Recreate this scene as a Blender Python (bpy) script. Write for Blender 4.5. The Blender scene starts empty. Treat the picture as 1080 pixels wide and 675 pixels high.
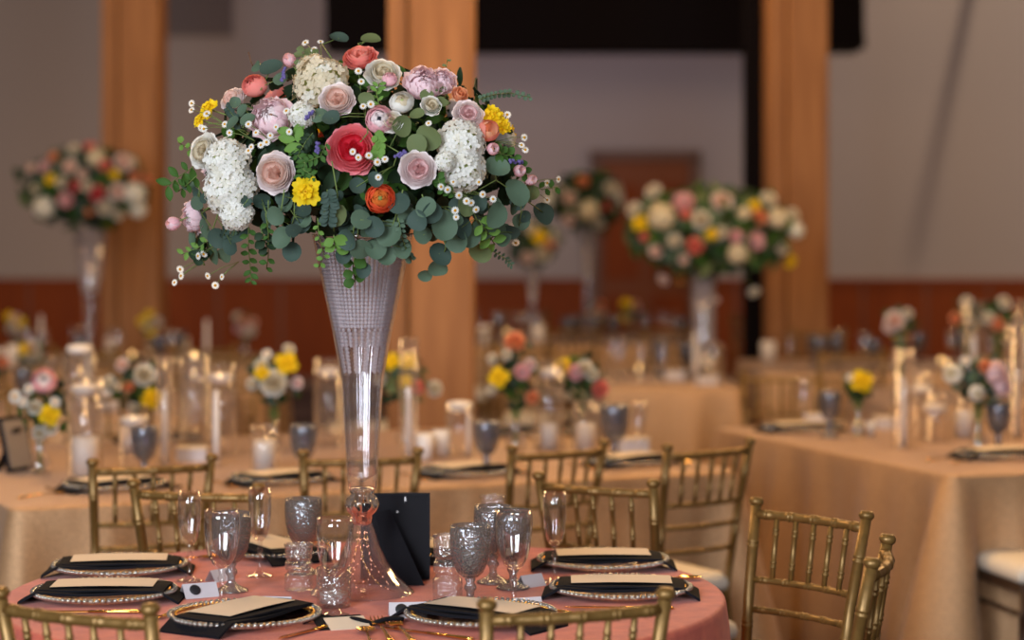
import bpy, math, random
from mathutils import Vector, Matrix
from math import sin, cos, pi, sqrt, atan2

C = bpy.context.scene.collection
S = bpy.context.scene
R = random.Random(11)

# ------------------------------------------------------------------ camera
F = 2320.0            # focal length in pixels of the 1080 wide frame
CAMZ = 1.55
HY = 239.0            # horizon row
cam_d = bpy.data.cameras.new('camera')
cam = bpy.data.objects.new('camera', cam_d); C.objects.link(cam)
cam.location = (0, 0, CAMZ); cam.rotation_euler = (pi / 2, 0, 0)
cam_d.sensor_width = 36; cam_d.lens = 36 * F / 1080
cam_d.shift_y = -(337.5 - HY) / 1080
cam_d.clip_end = 100
cam_d.dof.use_dof = True; cam_d.dof.focus_distance = 4.55; cam_d.dof.aperture_fstop = 1.85
S.camera = cam

# ------------------------------------------------------------------ light
S.view_settings.view_transform = 'Standard'
try: S.view_settings.look = 'None'
except Exception: pass
S.view_settings.gamma = 1; S.view_settings.use_curve_mapping = False
S.view_settings.exposure = 0.0
w = bpy.data.worlds.new('world'); S.world = w; w.use_nodes = True
bg = w.node_tree.nodes['Background']
bg.inputs[0].default_value = (1.0, 0.80, 0.72, 1); bg.inputs[1].default_value = 0.12
try:
    S.cycles.max_bounces = 10; S.cycles.transparent_max_bounces = 40
    S.cycles.transmission_bounces = 10; S.cycles.glossy_bounces = 5; S.cycles.diffuse_bounces = 3
    S.cycles.caustics_reflective = False; S.cycles.caustics_refractive = False
    S.cycles.sample_clamp_indirect = 4.0
except Exception: pass

def area(name, loc, target, sx, sy, col, power):
    d = bpy.data.lights.new(name, 'AREA'); d.shape = 'RECTANGLE'; d.size = sx; d.size_y = sy
    d.color = col; d.energy = power
    o = bpy.data.objects.new(name, d); C.objects.link(o); o.location = loc
    o.rotation_euler = (Vector(target) - Vector(loc)).to_track_quat('-Z', 'Y').to_euler()
    return o
def lamp(name, loc, col, power, rad=0.06):
    d = bpy.data.lights.new(name, 'POINT'); d.color = col; d.energy = power; d.shadow_soft_size = rad
    o = bpy.data.objects.new(name, d); C.objects.link(o); o.location = loc; return o
# tall windows behind and to the left of the camera
for i, x in enumerate((-3.6, -1.9)):
    area('window_light', (x, -1.6 - .3 * i, 2.7), (-0.4, 5.0, 1.2), 1.1, 3.0, (0.82, 0.90, 1.0), 285)
area('window_light', (2.2, -2.0, 2.8), (0.3, 6.0, 1.0), 0.9, 2.8, (0.82, 0.90, 1.0), 140)
# warm lamps of the hall, high over the tables
WARM = (1.0, 0.62, 0.27)
for (x, y, z, p) in ((-1.2, 6.7, 3.0, 125), (1.15, 7.4, 3.0, 110), (-2.6, 9.2, 3.2, 75), (0.6, 10.2, 3.2, 60), (2.7, 8.2, 3.0, 120),
                     (-4.3, 11.6, 3.2, 62), (0.2, 13.6, 3.2, 60), (3.7, 11.2, 3.2, 62),
                     (-0.3, 4.2, 4.2, 42)):
    lamp('hall_lamp', (x, y, z), WARM, p, 0.28)
# wall washers near the back wall
area('wall_washer', (-3.2, 17.2, 0.6), (-3.6, 21.0, 2.4), 3.0, 0.4, (1.0, 0.68, 0.42), 38)
area('wall_washer', (5.6, 16.6, 1.2), (4.9, 21.0, 2.2), 2.0, 0.4, (1.0, 0.68, 0.40), 40)
area('wall_washer', (0.4, 18.2, 4.6), (0.4, 21.0, 1.6), 3.0, 0.3, (0.80, 0.74, 1.0), 30)  # unseen lamp, added behind the soffit to tint the middle wall mauve
sd = bpy.data.lights.new('shadow_spot', 'SPOT'); sd.color = (1.0, .78, .54); sd.energy = 1350; sd.spot_size = 0.75; sd.spot_blend = .5; sd.shadow_soft_size = .22  # unseen spot, added to throw the bracket's shadow down the right wall
so = bpy.data.objects.new('shadow_spot', sd); C.objects.link(so); so.location = (5.47, 18.0, 9.0)
so.rotation_euler = (Vector((4.9, 21.0, 2.2)) - so.location).to_track_quat('-Z', 'Y').to_euler()

# ------------------------------------------------------------------ materials
M = {}
def newmat(name):
    m = bpy.data.materials.new(name); m.use_nodes = True; M[name] = m
    nt = m.node_tree; return m, nt, nt.nodes, nt.links
def pmat(name, col, rough=0.5, metal=0.0, spec=0.5, noise=None, bump=None, sheen=0.0, coat=0.0, trans=0.0, vor=None):
    m, nt, N, L = newmat(name); b = N['Principled BSDF']
    b.inputs['Base Color'].default_value = (*col, 1); b.inputs['Roughness'].default_value = rough
    b.inputs['Metallic'].default_value = metal; b.inputs['Specular IOR Level'].default_value = spec
    b.inputs['Sheen Weight'].default_value = sheen; b.inputs['Coat Weight'].default_value = coat
    b.inputs['Transmission Weight'].default_value = trans
    tc = N.new('ShaderNodeTexCoord')
    if noise:
        sc, amt, col2 = noise[:3]
        mp = N.new('ShaderNodeMapping'); L.new(tc.outputs['Object'], mp.inputs[0])
        if len(noise) > 3: mp.inputs['Scale'].default_value = noise[3]
        n = N.new('ShaderNodeTexNoise'); n.inputs['Scale'].default_value = sc; n.inputs['Detail'].default_value = 5
        L.new(mp.outputs[0], n.inputs['Vector'])
        r = N.new('ShaderNodeMapRange'); r.inputs[1].default_value = .35; r.inputs[2].default_value = .65
        r.inputs[4].default_value = amt
        L.new(n.outputs['Fac'], r.inputs[0])
        mx = N.new('ShaderNodeMix'); mx.data_type = 'RGBA'
        mx.inputs[6].default_value = (*col, 1); mx.inputs[7].default_value = (*col2, 1)
        L.new(r.outputs[0], mx.inputs[0]); L.new(mx.outputs[2], b.inputs['Base Color'])
    if bump:
        n2 = N.new('ShaderNodeTexNoise'); n2.inputs['Scale'].default_value = bump[0]; n2.inputs['Detail'].default_value = 3
        L.new(tc.outputs['Object'], n2.inputs['Vector'])
        bp = N.new('ShaderNodeBump'); bp.inputs['Strength'].default_value = bump[1]; bp.inputs['Distance'].default_value = bump[2]
        L.new(n2.outputs['Fac'], bp.inputs['Height']); L.new(bp.outputs[0], b.inputs['Normal'])
    if vor:
        v = N.new('ShaderNodeTexVoronoi'); v.inputs['Scale'].default_value = vor[0]
        L.new(tc.outputs['Object'], v.inputs['Vector'])
        bp = N.new('ShaderNodeBump'); bp.inputs['Strength'].default_value = vor[1]; bp.inputs['Distance'].default_value = vor[2]
        L.new(v.outputs['Distance'], bp.inputs['Height']); L.new(bp.outputs[0], b.inputs['Normal'])
    return m
def petal_mat(name, col, tr=0.42):
    m, nt, N, L = newmat(name); b = N['Principled BSDF']
    b.inputs['Base Color'].default_value = (*col, 1); b.inputs['Roughness'].default_value = .65
    b.inputs['Specular IOR Level'].default_value = .25
    t = N.new('ShaderNodeBsdfTranslucent'); t.inputs[0].default_value = (*col, 1)
    mx = N.new('ShaderNodeMixShader'); mx.inputs[0].default_value = tr
    L.new(b.outputs[0], mx.inputs[1]); L.new(t.outputs[0], mx.inputs[2]); L.new(mx.outputs[0], N['Material Output'].inputs[0])
    return m
def thin_glass(name, tint, rough=0.03, bump=None, base=0.04, edge=0.55, gcol=(1, 1, 1)):
    m, nt, N, L = newmat(name); N.remove(N['Principled BSDF'])
    t = N.new('ShaderNodeBsdfTransparent'); t.inputs[0].default_value = (*tint, 1)
    g = N.new('ShaderNodeBsdfGlossy'); g.inputs['Roughness'].default_value = rough; g.inputs[0].default_value = (*gcol, 1)
    lw = N.new('ShaderNodeLayerWeight'); lw.inputs['Blend'].default_value = .5
    mr = N.new('ShaderNodeMapRange'); mr.inputs[1].default_value = 0.25; mr.inputs[2].default_value = 1.0
    mr.inputs[3].default_value = base; mr.inputs[4].default_value = edge
    L.new(lw.outputs['Facing'], mr.inputs[0])
    mx = N.new('ShaderNodeMixShader'); L.new(mr.outputs[0], mx.inputs[0])
    L.new(t.outputs[0], mx.inputs[1]); L.new(g.outputs[0], mx.inputs[2]); L.new(mx.outputs[0], N['Material Output'].inputs[0])
    if bump:
        tc = N.new('ShaderNodeTexCoord')
        v = N.new('ShaderNodeTexVoronoi'); v.inputs['Scale'].default_value = bump[0]
        L.new(tc.outputs['Object'], v.inputs['Vector'])
        bp = N.new('ShaderNodeBump'); bp.inputs['Strength'].default_value = bump[1]; bp.inputs['Distance'].default_value = bump[2]
        L.new(v.outputs['Distance'], bp.inputs['Height']); L.new(bp.outputs[0], g.inputs['Normal']); L.new(bp.outputs[0], lw.inputs['Normal'])
    return m
def emis(name, col, s):
    m, nt, N, L = newmat(name); N.remove(N['Principled BSDF'])
    e = N.new('ShaderNodeEmission'); e.inputs[0].default_value = (*col, 1); e.inputs[1].default_value = s
    L.new(e.outputs[0], N['Material Output'].inputs[0]); return m

pmat('wall_paint', (0.315, 0.265, 0.25), .9, noise=(0.8, .35, (0.29, 0.25, 0.245)))
pmat('wainscot', (0.20, 0.038, 0.004), .6, spec=.15, noise=(3, .6, (0.13, 0.022, 0.003), (6, 6, .6)))
pmat('post_wood', (0.36, 0.160, 0.062), .65, spec=.2, noise=(4, .8, (0.25, 0.105, 0.04), (5, 5, .5)))
pmat('door_wood', (0.17, 0.045, 0.012), .5, spec=.2, noise=(3, .7, (0.17, 0.045, 0.014), (7, 7, .6)))
pmat('trim_dark', (0.09, 0.03, 0.015), .5)
pmat('black_paint', (0.006, 0.004, 0.005), .9, spec=.1)
pmat('vent_grey', (0.13, 0.10, 0.10), .7)
pmat('floor_carpet', (0.06, 0.022, 0.015), .95, noise=(30, .8, (0.035, 0.015, 0.012)))
pmat('coral_cloth', (0.62, 0.135, 0.078), .6, spec=.25, noise=(22, .8, (0.45, 0.080, 0.055)), bump=(420, .5, .002), sheen=.12)
pmat('sequin_cloth', (0.61, 0.345, 0.168), .40, metal=.4, noise=(200, .9, (0.36, 0.20, 0.09)), bump=(330, .8, .0025), sheen=.15)
pmat('gold_paint', (0.24, 0.130, 0.035), .36, metal=.5, noise=(70, .5, (0.15, 0.085, 0.022)), bump=(160, .3, .0006))
pmat('brown_paint', (0.06, 0.028, 0.014), .4, metal=.1)
pmat('cushion_ivory', (0.74, 0.64, 0.52), .8, bump=(90, .2, .001))
pmat('gold_metal', (0.95, 0.56, 0.14), .16, metal=1.0)
pmat('black_napkin', (0.007, 0.0065, 0.009), .9, spec=.15, bump=(500, .4, .001))
pmat('card_cream', (0.74, 0.60, 0.46), .75)
pmat('card_white', (0.62, 0.56, 0.57), .7)
pmat('frame_black', (0.006, 0.005, 0.008), .5, spec=.12, bump=(300, .3, .0005))
pmat('silver', (0.6, 0.58, 0.58), .25, metal=1.0)
pmat('wax', (0.82, 0.74, 0.68), .5)
pmat('wick', (0.03, 0.02, 0.02), .9)
pmat('black_seal', (0.015, 0.014, 0.016), .45)
pmat('twig', (0.13, 0.06, 0.03), .8)
pmat('photo_print', (0.22, 0.17, 0.14), .4)
pmat('water', (0.7, 0.62, 0.5), .1)
def add_body(m, col, f):       # pressed glass also scatters a little: mix a faint diffuse body under the gloss
    nt = m.node_tree; N = nt.nodes; L = nt.links; out = N['Material Output']; src = out.inputs[0].links[0].from_socket
    d = N.new('ShaderNodeBsdfDiffuse'); d.inputs[0].default_value = (*col, 1); t = N.new('ShaderNodeBsdfTranslucent'); t.inputs[0].default_value = (*col, 1)
    a = N.new('ShaderNodeMixShader'); a.inputs[0].default_value = .5; L.new(d.outputs[0], a.inputs[1]); L.new(t.outputs[0], a.inputs[2])
    mx = N.new('ShaderNodeMixShader'); mx.inputs[0].default_value = f; L.new(src, mx.inputs[1]); L.new(a.outputs[0], mx.inputs[2]); L.new(mx.outputs[0], out.inputs[0])
thin_glass('clear_glass', (0.97, 0.965, 0.965), .03, base=.09, edge=.65)
add_body(thin_glass('grey_glass', (0.70, 0.685, 0.68), .13, bump=(160, 1.0, .0020), base=.14, edge=.6, gcol=(.85, .87, .95)), (.44, .42, .40), .18)
add_body(thin_glass('pressed_glass', (0.93, 0.91, 0.90), .08, bump=(150, 1.0, .003), base=.12, edge=.7), (.8, .76, .74), .05)
add_body(thin_glass('rim_glass', (0.62, 0.59, 0.56), .12, base=.40, edge=.9), (.62, .57, .5), .30)
add_body(thin_glass('far_grey_glass', (0.60, 0.60, 0.64), .18, base=.12, edge=.5, gcol=(.8, .82, .95)), (.34, .33, .35), .22)
add_body(thin_glass('tube_glass', (0.975, 0.97, 0.97), .04, base=.04, edge=.4), (.8, .78, .78), .03)
add_body(thin_glass('vase_glass', (0.965, 0.955, 0.96), .03, base=.08, edge=.7), (.9, .85, .86), .02)
add_body(thin_glass('bead_glass', (0.93, 0.88, 0.92), .10, base=.30, edge=.9), (.98, .94, .97), .72)
m = pmat('solid_glass', (1, 1, 1), .02, trans=1.0); m.node_tree.nodes['Principled BSDF'].inputs['IOR'].default_value = 1.45
emis('glint_flame', (1.0, 0.60, 0.22), 13)
emis('fairy_bead', (1.0, 0.42, 0.28), 5)

P = {
 'white': (0.86, 0.82, 0.72), 'white2': (0.90, 0.88, 0.83), 'ivory': (0.80, 0.70, 0.52),
 'blush': (0.94, 0.82, 0.76), 'blush_in': (0.93, 0.67, 0.57), 'pale': (0.94, 0.85, 0.84), 'pale_in': (0.92, 0.66, 0.65),
 'pink': (0.92, 0.58, 0.62), 'pink_in': (0.94, 0.74, 0.77), 'hot': (0.94, 0.30, 0.33), 'hot_in': (0.85, 0.05, 0.09),
 'coral': (0.92, 0.34, 0.29), 'coral_in': (0.88, 0.33, 0.25), 'orange': (0.92, 0.17, 0.06), 'orange_in': (0.80, 0.25, 0.05),
 'peach': (0.90, 0.47, 0.28), 'peach_in': (0.88, 0.38, 0.18), 'yellow': (0.90, 0.66, 0.015), 'yellow_in': (0.80, 0.42, 0.01),
 'red': (0.66, 0.04, 0.05), 'lav': (0.20, 0.16, 0.42), 'daisy': (0.88, 0.86, 0.80), 'ydot': (0.78, 0.40, 0.02),
 'green_btn': (0.30, 0.36, 0.10), 'dark_btn': (0.03, 0.03, 0.04), 'lime': (0.50, 0.56, 0.22),
}
for k, v in P.items(): petal_mat(k, v)
petal_mat('leaf_silver', (0.085, 0.135, 0.085), .15); petal_mat('leaf_blue', (0.046, 0.078, 0.060), .15)
petal_mat('leaf_olive', (0.13, 0.165, 0.065), .2); petal_mat('leaf_green', (0.045, 0.115, 0.018), .22)
petal_mat('leaf_dark', (0.014, 0.034, 0.013), .12); petal_mat('leaf_bright', (0.14, 0.27, 0.05), .25)
petal_mat('stem', (0.16, 0.22, 0.06), .1)

# ------------------------------------------------------------------ mesh helpers
class MB:
    def __init__(s): s.v = []; s.f = []; s.m = []; s.mat = 0; s.X = Matrix.Identity(4)
    def add(s, vs, fs):
        n = len(s.v)
        s.v += [tuple(s.X @ Vector(p)) for p in vs]
        s.f += [tuple(i + n for i in f) for f in fs]; s.m += [s.mat] * len(fs)
    def box(s, cx, cy, cz, sx, sy, sz, rz=0, bev=0):
        x, y, z = sx / 2, sy / 2, sz / 2
        b = min(bev, x * .9, y * .9)
        vs = []
        pts = [(-x + b, -y), (x - b, -y), (x, -y + b), (x, y - b), (x - b, y), (-x + b, y), (-x, y - b), (-x, -y + b)] if b > 0 else [(-x, -y), (x, -y), (x, y), (-x, y)]
        c, sn = cos(rz), sin(rz)
        n = len(pts)
        for zz in (-z, z):
            for (a, d) in pts: vs.append((cx + a * c - d * sn, cy + a * sn + d * c, cz + zz))
        fs = [tuple(range(n))[::-1], tuple(range(n, 2 * n))] + [(i, (i + 1) % n, n + (i + 1) % n, n + i) for i in range(n)]
        s.add(vs, fs)
    def lathe(s, prof, seg=24, c=(0, 0, 0), flute=None):
        vs = []; fs = []
        for (r, z) in prof:
            for i in range(seg):
                a = 2 * pi * i / seg; rr = r
                if flute: rr = r * (1 + flute[1] * cos(flute[0] * a))
                vs.append((c[0] + rr * cos(a), c[1] + rr * sin(a), c[2] + z))
        for k in range(len(prof) - 1):
            for i in range(seg):
                j = (i + 1) % seg
                fs.append((k * seg + i, k * seg + j, (k + 1) * seg + j, (k + 1) * seg + i))
        s.add(vs, fs)
    def disc(s, r, z, seg=24, c=(0, 0)):
        s.add([(c[0] + r * cos(2 * pi * i / seg), c[1] + r * sin(2 * pi * i / seg), z) for i in range(seg)], [tuple(range(seg))])
    def tube(s, pts, rad, seg=8, cap=True):
        pts = [Vector(p) for p in pts]; n = len(pts)
        if not isinstance(rad, (list, tuple)): rad = [rad] * n
        vs = []; fs = []; up = None
        for i, p in enumerate(pts):
            t = (pts[min(i + 1, n - 1)] - pts[max(i - 1, 0)]).normalized()
            if up is None:
                up = Vector((0, 0, 1)) if abs(t.z) < .9 else Vector((1, 0, 0))
            a = t.cross(up)
            if a.length < 1e-6: a = t.cross(Vector((0, 1, 0)))
            a.normalize(); b = a.cross(t).normalized(); up = b
            for k in range(seg):
                th = 2 * pi * k / seg
                vs.append(tuple(p + (a * cos(th) + b * sin(th)) * rad[i]))
        for i in range(n - 1):
            for k in range(seg):
                j = (k + 1) % seg
                fs.append((i * seg + k, i * seg + j, (i + 1) * seg + j, (i + 1) * seg + k))
        if cap: fs += [tuple(range(seg))[::-1], tuple(range((n - 1) * seg, n * seg))]
        s.add(vs, fs)
    def ball(s, c, r, seg=8, rings=5, sq=(1, 1, 1)):
        vs = []; fs = []
        for i in range(rings + 1):
            th = pi * i / rings
            for k in range(seg):
                a = 2 * pi * k / seg
                vs.append((c[0] + r * sq[0] * sin(th) * cos(a), c[1] + r * sq[1] * sin(th) * sin(a), c[2] - r * sq[2] * cos(th)))
        for i in range(rings):
            for k in range(seg):
                j = (k + 1) % seg
                fs.append((i * seg + k, i * seg + j, (i + 1) * seg + j, (i + 1) * seg + k))
        s.add(vs, fs)
    def grid(s, fn, nu, nv):
        vs = [fn(i / nu, j / nv) for j in range(nv + 1) for i in range(nu + 1)]
        fs = [(j * (nu + 1) + i, j * (nu + 1) + i + 1, (j + 1) * (nu + 1) + i + 1, (j + 1) * (nu + 1) + i) for j in range(nv) for i in range(nu)]
        s.add(vs, fs)
    def mesh(s, name, mats, smooth=True):
        me = bpy.data.meshes.new(name); me.from_pydata(s.v, [], s.f)
        if isinstance(mats, str): mats = [mats]
        for k in mats: me.materials.append(M[k])
        if len(mats) > 1: me.polygons.foreach_set('material_index', s.m)
        if smooth: me.polygons.foreach_set('use_smooth', [True] * len(me.polygons))
        me.validate(); me.update(); return me
    def build(s, name, mats, parent=None, smooth=True, loc=None):
        return link(name, s.mesh(name, mats, smooth), parent, loc)
def link(name, me, parent=None, loc=None, mat=None):
    o = bpy.data.objects.new(name, me); C.objects.link(o)
    if parent: o.parent = parent
    if loc is not None: o.location = loc
    if mat is not None: o.matrix_local = mat
    return o
def tag(o, label, cat, group=None, kind=None):
    o['label'] = label; o['category'] = cat
    if group: o['group'] = group
    if kind: o['kind'] = kind
    return o
def thing(name, label, cat, loc=(0, 0, 0), rz=0, group=None):
    o = bpy.data.objects.new(name, None); C.objects.link(o); o.empty_display_size = .05
    o.location = loc; o.rotation_euler = (0, 0, rz); return tag(o, label, cat, group)
def struct(name, mb, mat, smooth=False, parent=None):
    o = mb.build(name, mat, parent, smooth)
    if not parent: o['kind'] = 'structure'
    return o
def dup(root, loc, rz=None, label=None, group=None, scale=None):
    r = root.copy(); C.objects.link(r); r.location = loc
    if rz is not None: r.rotation_euler = (0, 0, rz)
    if scale: r.scale = (scale,) * 3
    if label: r['label'] = label
    if group: r['group'] = group
    elif 'group' in r.keys(): del r['group']
    for ch in list(root.children):
        c = ch.copy(); C.objects.link(c); c.parent = r
        for g in list(ch.children):
            d = g.copy(); C.objects.link(d); d.parent = c
    return r
def crease(prof, e=.0012):      # repeats profile corners so that smooth shading keeps edges
    return prof
def W(px, py, Y): return Vector(((px - 540) * Y / F, Y, CAMZ - (py - HY) * Y / F))
TZ = .76
def T(px, py, z=TZ):            # pixel on a horizontal plane
    Y = F * (CAMZ - z) / (py - HY)
    return Vector(((px - 540) * Y / F, Y, z))
class Kind:                     # first use builds, later uses copy
    def __init__(s, fn): s.fn = fn; s.first = None
    def __call__(s, loc, label, rz=0, group=None, scale=None):
        if s.first is None:
            s.first = s.fn(label); o = s.first
            o.location = loc; o.rotation_euler = (0, 0, rz)
            if group: o['group'] = group
            if scale: o.scale = (scale,) * 3
            return o
        return dup(s.first, loc, rz, label, group, scale)

# ------------------------------------------------------------------ the hall
b = MB(); b.box(0, 12, -.05, 16, 20, .1); struct('floor', b, 'floor_carpet')
WY = 21.0
b = MB(); b.box(0, WY + .1, 3.0, 16, .2, 6.0); struct('wall_back', b, 'wall_paint')
b = MB(); b.box(-8.0, 12, 3.0, .2, 20, 6.0); struct('wall_left', b, 'wall_paint')
b = MB(); b.box(8.0, 12, 3.0, .2, 20, 6.0); struct('wall_right', b, 'wall_paint')
dx0, dx1, dz = W(624, 0, WY).x, W(736, 0, WY).x, W(0, 166, WY).z
for nm, x0, x1 in (('trim_1', -7.9, dx0 - .07), ('trim_2', dx1 + .07, 7.9)):
    b = MB(); b.box((x0 + x1) / 2, WY - .02, .51, x1 - x0, .04, 1.02)
    t = struct(nm, b, 'wainscot')
    b = MB(); b.box((x0 + x1) / 2, WY - .035, 1.035, x1 - x0, .07, .035, 0); b.build('cap_rail', 'wainscot', t, False)
    b = MB(); b.box((x0 + x1) / 2, WY - .03, .06, x1 - x0, .06, .12); b.build('skirting', 'trim_dark', t, False)
    for i in range(int((x1 - x0) / .6)):
        b = MB(); b.box(x0 + .3 + i * .6, WY - .045, .57, .02, .02, .88); b.build('batten', 'trim_dark', t, False)
b = MB(); b.box((dx0 + dx1) / 2, WY - .02, dz / 2, dx1 - dx0 - .1, .05, dz - .06)
d = struct('door_1', b, 'door_wood')
for sx in (-1, 1):
    b = MB(); b.box((dx0 + dx1) / 2 + sx * ((dx1 - dx0) / 2 - .03), WY - .04, dz / 2, .09, .1, dz); b.build('door_frame', 'trim_dark', d, False)
b = MB(); b.box((dx0 + dx1) / 2, WY - .04, dz + .02, dx1 - dx0 + .04, .1, .09); b.build('door_frame', 'trim_dark', d, False)
for z0, h in ((.55, .7), (1.5, .9)):
    for sx in (-1, 1):
        b = MB(); b.box((dx0 + dx1) / 2 + sx * .22, WY - .055, z0, .32, .03, h); b.build('door_panel', 'wainscot', d, False)
b = MB(); b.ball((dx1 - .16, WY - .1, 1.02), .035); b.build('door_knob', 'gold_metal', d)
# wooden posts
def post(px0, px1, Y, label, groove):
    x0, x1 = (px0 - 540) * Y / F, (px1 - 540) * Y / F; wd = x1 - x0
    o = thing('timber_post', label, 'post', ((x0 + x1) / 2, Y + wd / 2, 0))
    b = MB(); b.box(wd * groove / 2, 0, 2.9, wd * (1 - groove), wd, 5.8, 0, .012); b.build('post_beam', 'post_wood', o, False)
    b = MB(); b.box(-wd * (1 - groove) / 2 - .004, .012, 2.9, wd * groove - .008, wd * .92, 5.8, 0, .008); b.build('side_plank', 'post_wood', o, False)
    b = MB(); b.box(0, 0, .11, wd + .05, wd + .05, .22, 0, .01); b.build('post_foot', 'trim_dark', o, False)
    return o
post(106, 167, 13.9, 'square timber post behind the far left tall bouquet', .3)
post(408, 500, 9.3, 'wide timber post rising right behind the large central bouquet', .25)
post(812, 874, 13.9, 'square timber post beside the thin black column on the right', .3)
# black steel column and dark soffit box, vent
x0, x1 = W(786, 0, 14.6).x, W(812, 0, 14.6).x
o = thing('steel_column', 'slim black column just left of the right timber post', 'column', ((x0 + x1) / 2, 14.7, 0))
b = MB(); b.box(0, 0, 2.9, x1 - x0, .16, 5.8, 0, .02); b.build('column_shaft', 'black_paint', o, False)
b = MB(); b.box(0, 0, .01, .3, .3, .02); b.build('base_plate', 'black_paint', o, False)
ax, bx_, zb = W(343, 0, 17).x, W(912, 0, 17).x, W(0, 51, 17).z
b = MB(); b.box((ax + bx_) / 2, 17.3, (zb + 5.8) / 2, bx_ - ax, .6, 5.8 - zb); b.box((ax + bx_) / 2, 16.98, zb + .05, bx_ - ax, .05, .1)
struct('trim_3', b, 'black_paint')
v0, v1, vz = W(169, 0, WY).x, W(246, 0, WY).x, W(0, 38, WY).z
vt = thing('wall_vent', 'dark grey rectangular vent high on the wall at top left', 'vent', ((v0 + v1) / 2, WY - .03, vz + .35))
b = MB(); b.box(0, 0, 0, v1 - v0, .04, .7); b.build('vent_frame', 'vent_grey', vt, False)
for i in range(9):
    b = MB(); b.box(0, -.03, -.28 + i * .07, v1 - v0 - .06, .03, .025); b.build('vent_slat', 'vent_grey', vt, False)

b = MB(); b.box(4.42, WY - .54, 4.02, .09, 1.08, .09, 0, .01)
struct('shadow_bracket', b, 'post_wood')  # unseen bracket above the view, added to cast the wall's slanting stripe

# ------------------------------------------------------------------ tablecloths
def cloth(name, outline, label, cat, mat, seed, amp=.035, flare=.10, z0=.012):
    rr = random.Random(seed); n = len(outline)
    ctr = Vector((sum(p[0] for p in outline) / n, sum(p[1] for p in outline) / n))
    ph = [rr.uniform(0, 6.28) for _ in range(4)]
    L = [0]
    for i in range(n):
        a, c = outline[i], outline[(i + 1) % n]; L.append(L[-1] + math.hypot(a[0] - c[0], a[1] - c[1]))
    tot = L[-1]; k1 = round(tot / .42); k2 = round(tot / .23); k3 = round(tot / .9)
    nor = []
    for i in range(n):
        a, c = outline[i - 1], outline[(i + 1) % n]
        t = Vector((c[0] - a[0], c[1] - a[1])).normalized(); nor.append(Vector((t.y, -t.x)))
    cur = []
    for i in range(n):
        a = nor[i - 2]; c = nor[(i + 2) % n]; cur.append(a.angle(c, 0))
    rows = [(.0, TZ), (.006, TZ - .0015), (.010, TZ - .006), (.012, TZ - .015)] + [(None, TZ - .015 - (TZ - .015 - z0) * q / 14) for q in range(1, 15)]
    vs = [(ctr.x, ctr.y, TZ)]; fs = []
    for off, z in rows:
        d = (TZ - z) / TZ
        for i in range(n):
            s = L[i] / tot * 2 * pi
            f = sin(k1 * s + ph[0] + 1.3 * sin(k3 * s + ph[1])) + .55 * sin(k2 * s + ph[2] + d * .8)
            f = max(f, -.9)
            o_ = off if off is not None else .012 + amp * (f + .75) * d ** .75 + flare * d * min(1, cur[i] * 1.6) * .6
            vs.append((outline[i][0] + nor[i].x * o_, outline[i][1] + nor[i].y * o_, z))
    for i in range(n): fs.append((0, 1 + i, 1 + (i + 1) % n))
    for r in range(len(rows) - 1):
        for i in range(n):
            j = (i + 1) % n; a = 1 + r * n
            fs.append((a + i, a + n + i, a + n + j, a + j))
    b = MB(); b.add(vs, fs); o = b.build(name, mat)
    return tag(o, label, cat)
def round_out(cx, cy, r, n=220): return [(cx + r * cos(2 * pi * i / n), cy + r * sin(2 * pi * i / n)) for i in range(n)]
def rect_out(ox, oy, u, v, lu, lv, rad=.03, step=.03):
    # corner at (ox,oy); u, v unit vectors; counter-clockwise when u x v > 0
    pts = []
    def P2(a, c): return (ox + u[0] * a + v[0] * c, oy + u[1] * a + v[1] * c)
    cs = [(rad, rad, pi, 1.5 * pi), (lu - rad, rad, 1.5 * pi, 2 * pi), (lu - rad, lv - rad, 0, .5 * pi), (rad, lv - rad, .5 * pi, pi)]
    for q in range(4):
        ca, cc, a0, a1 = cs[q]
        for k in range(7): a = a0 + (a1 - a0) * k / 6; pts.append((ca + rad * cos(a), cc + rad * sin(a)))
        na, nc = cs[(q + 1) % 4][0], cs[(q + 1) % 4][1]; a0n = cs[(q + 1) % 4][2]
        e = (na + rad * cos(a0n), nc + rad * sin(a0n)); s_ = pts[-1]
        dd = math.hypot(e[0] - s_[0], e[1] - s_[1]); m_ = int(dd / step)
        for k in range(1, m_): pts.append((s_[0] + (e[0] - s_[0]) * k / m_, s_[1] + (e[1] - s_[1]) * k / m_))
    return [P2(*p) for p in pts]
T1 = Vector((-.317, 4.75, TZ)); R1 = .765
cloth('tablecloth', round_out(T1.x, T1.y, R1), 'coral pink tablecloth on the round table in front', 'tablecloth', 'coral_cloth', 3, .022, 0)
u2 = Vector((.910, .414)); n2 = Vector((-.414, .910)); O2 = Vector((-1.40, 6.17))
cloth('tablecloth', rect_out(O2.x, O2.y, u2, n2, 2.34, 1.78), 'champagne sequin tablecloth on the long table behind the pink round table', 'tablecloth', 'sequin_cloth', 5, .04, .16)
u3 = Vector((.95, .31)); n3 = Vector((-.335, .942)); O3 = Vector((1.395, 7.0))
cloth('tablecloth', rect_out(O3.x, O3.y, u3, n3, 2.2, 1.75), 'champagne sequin tablecloth on the large table at the right edge', 'tablecloth', 'sequin_cloth', 8, .045, .26)
cloth('tablecloth', rect_out(.46, 10.85, Vector((1, 0)), Vector((0, 1)), .66, 1.3), 'tan tablecloth under the right tall bouquet', 'tablecloth', 'sequin_cloth', 9, .03)
cloth('tablecloth', rect_out(-3.9, 9.1, Vector((1, 0)), Vector((0, 1)), 2.6, 1.4), 'champagne tablecloth on the left table between the long table and the left post', 'tablecloth', 'sequin_cloth', 10, .03)
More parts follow.
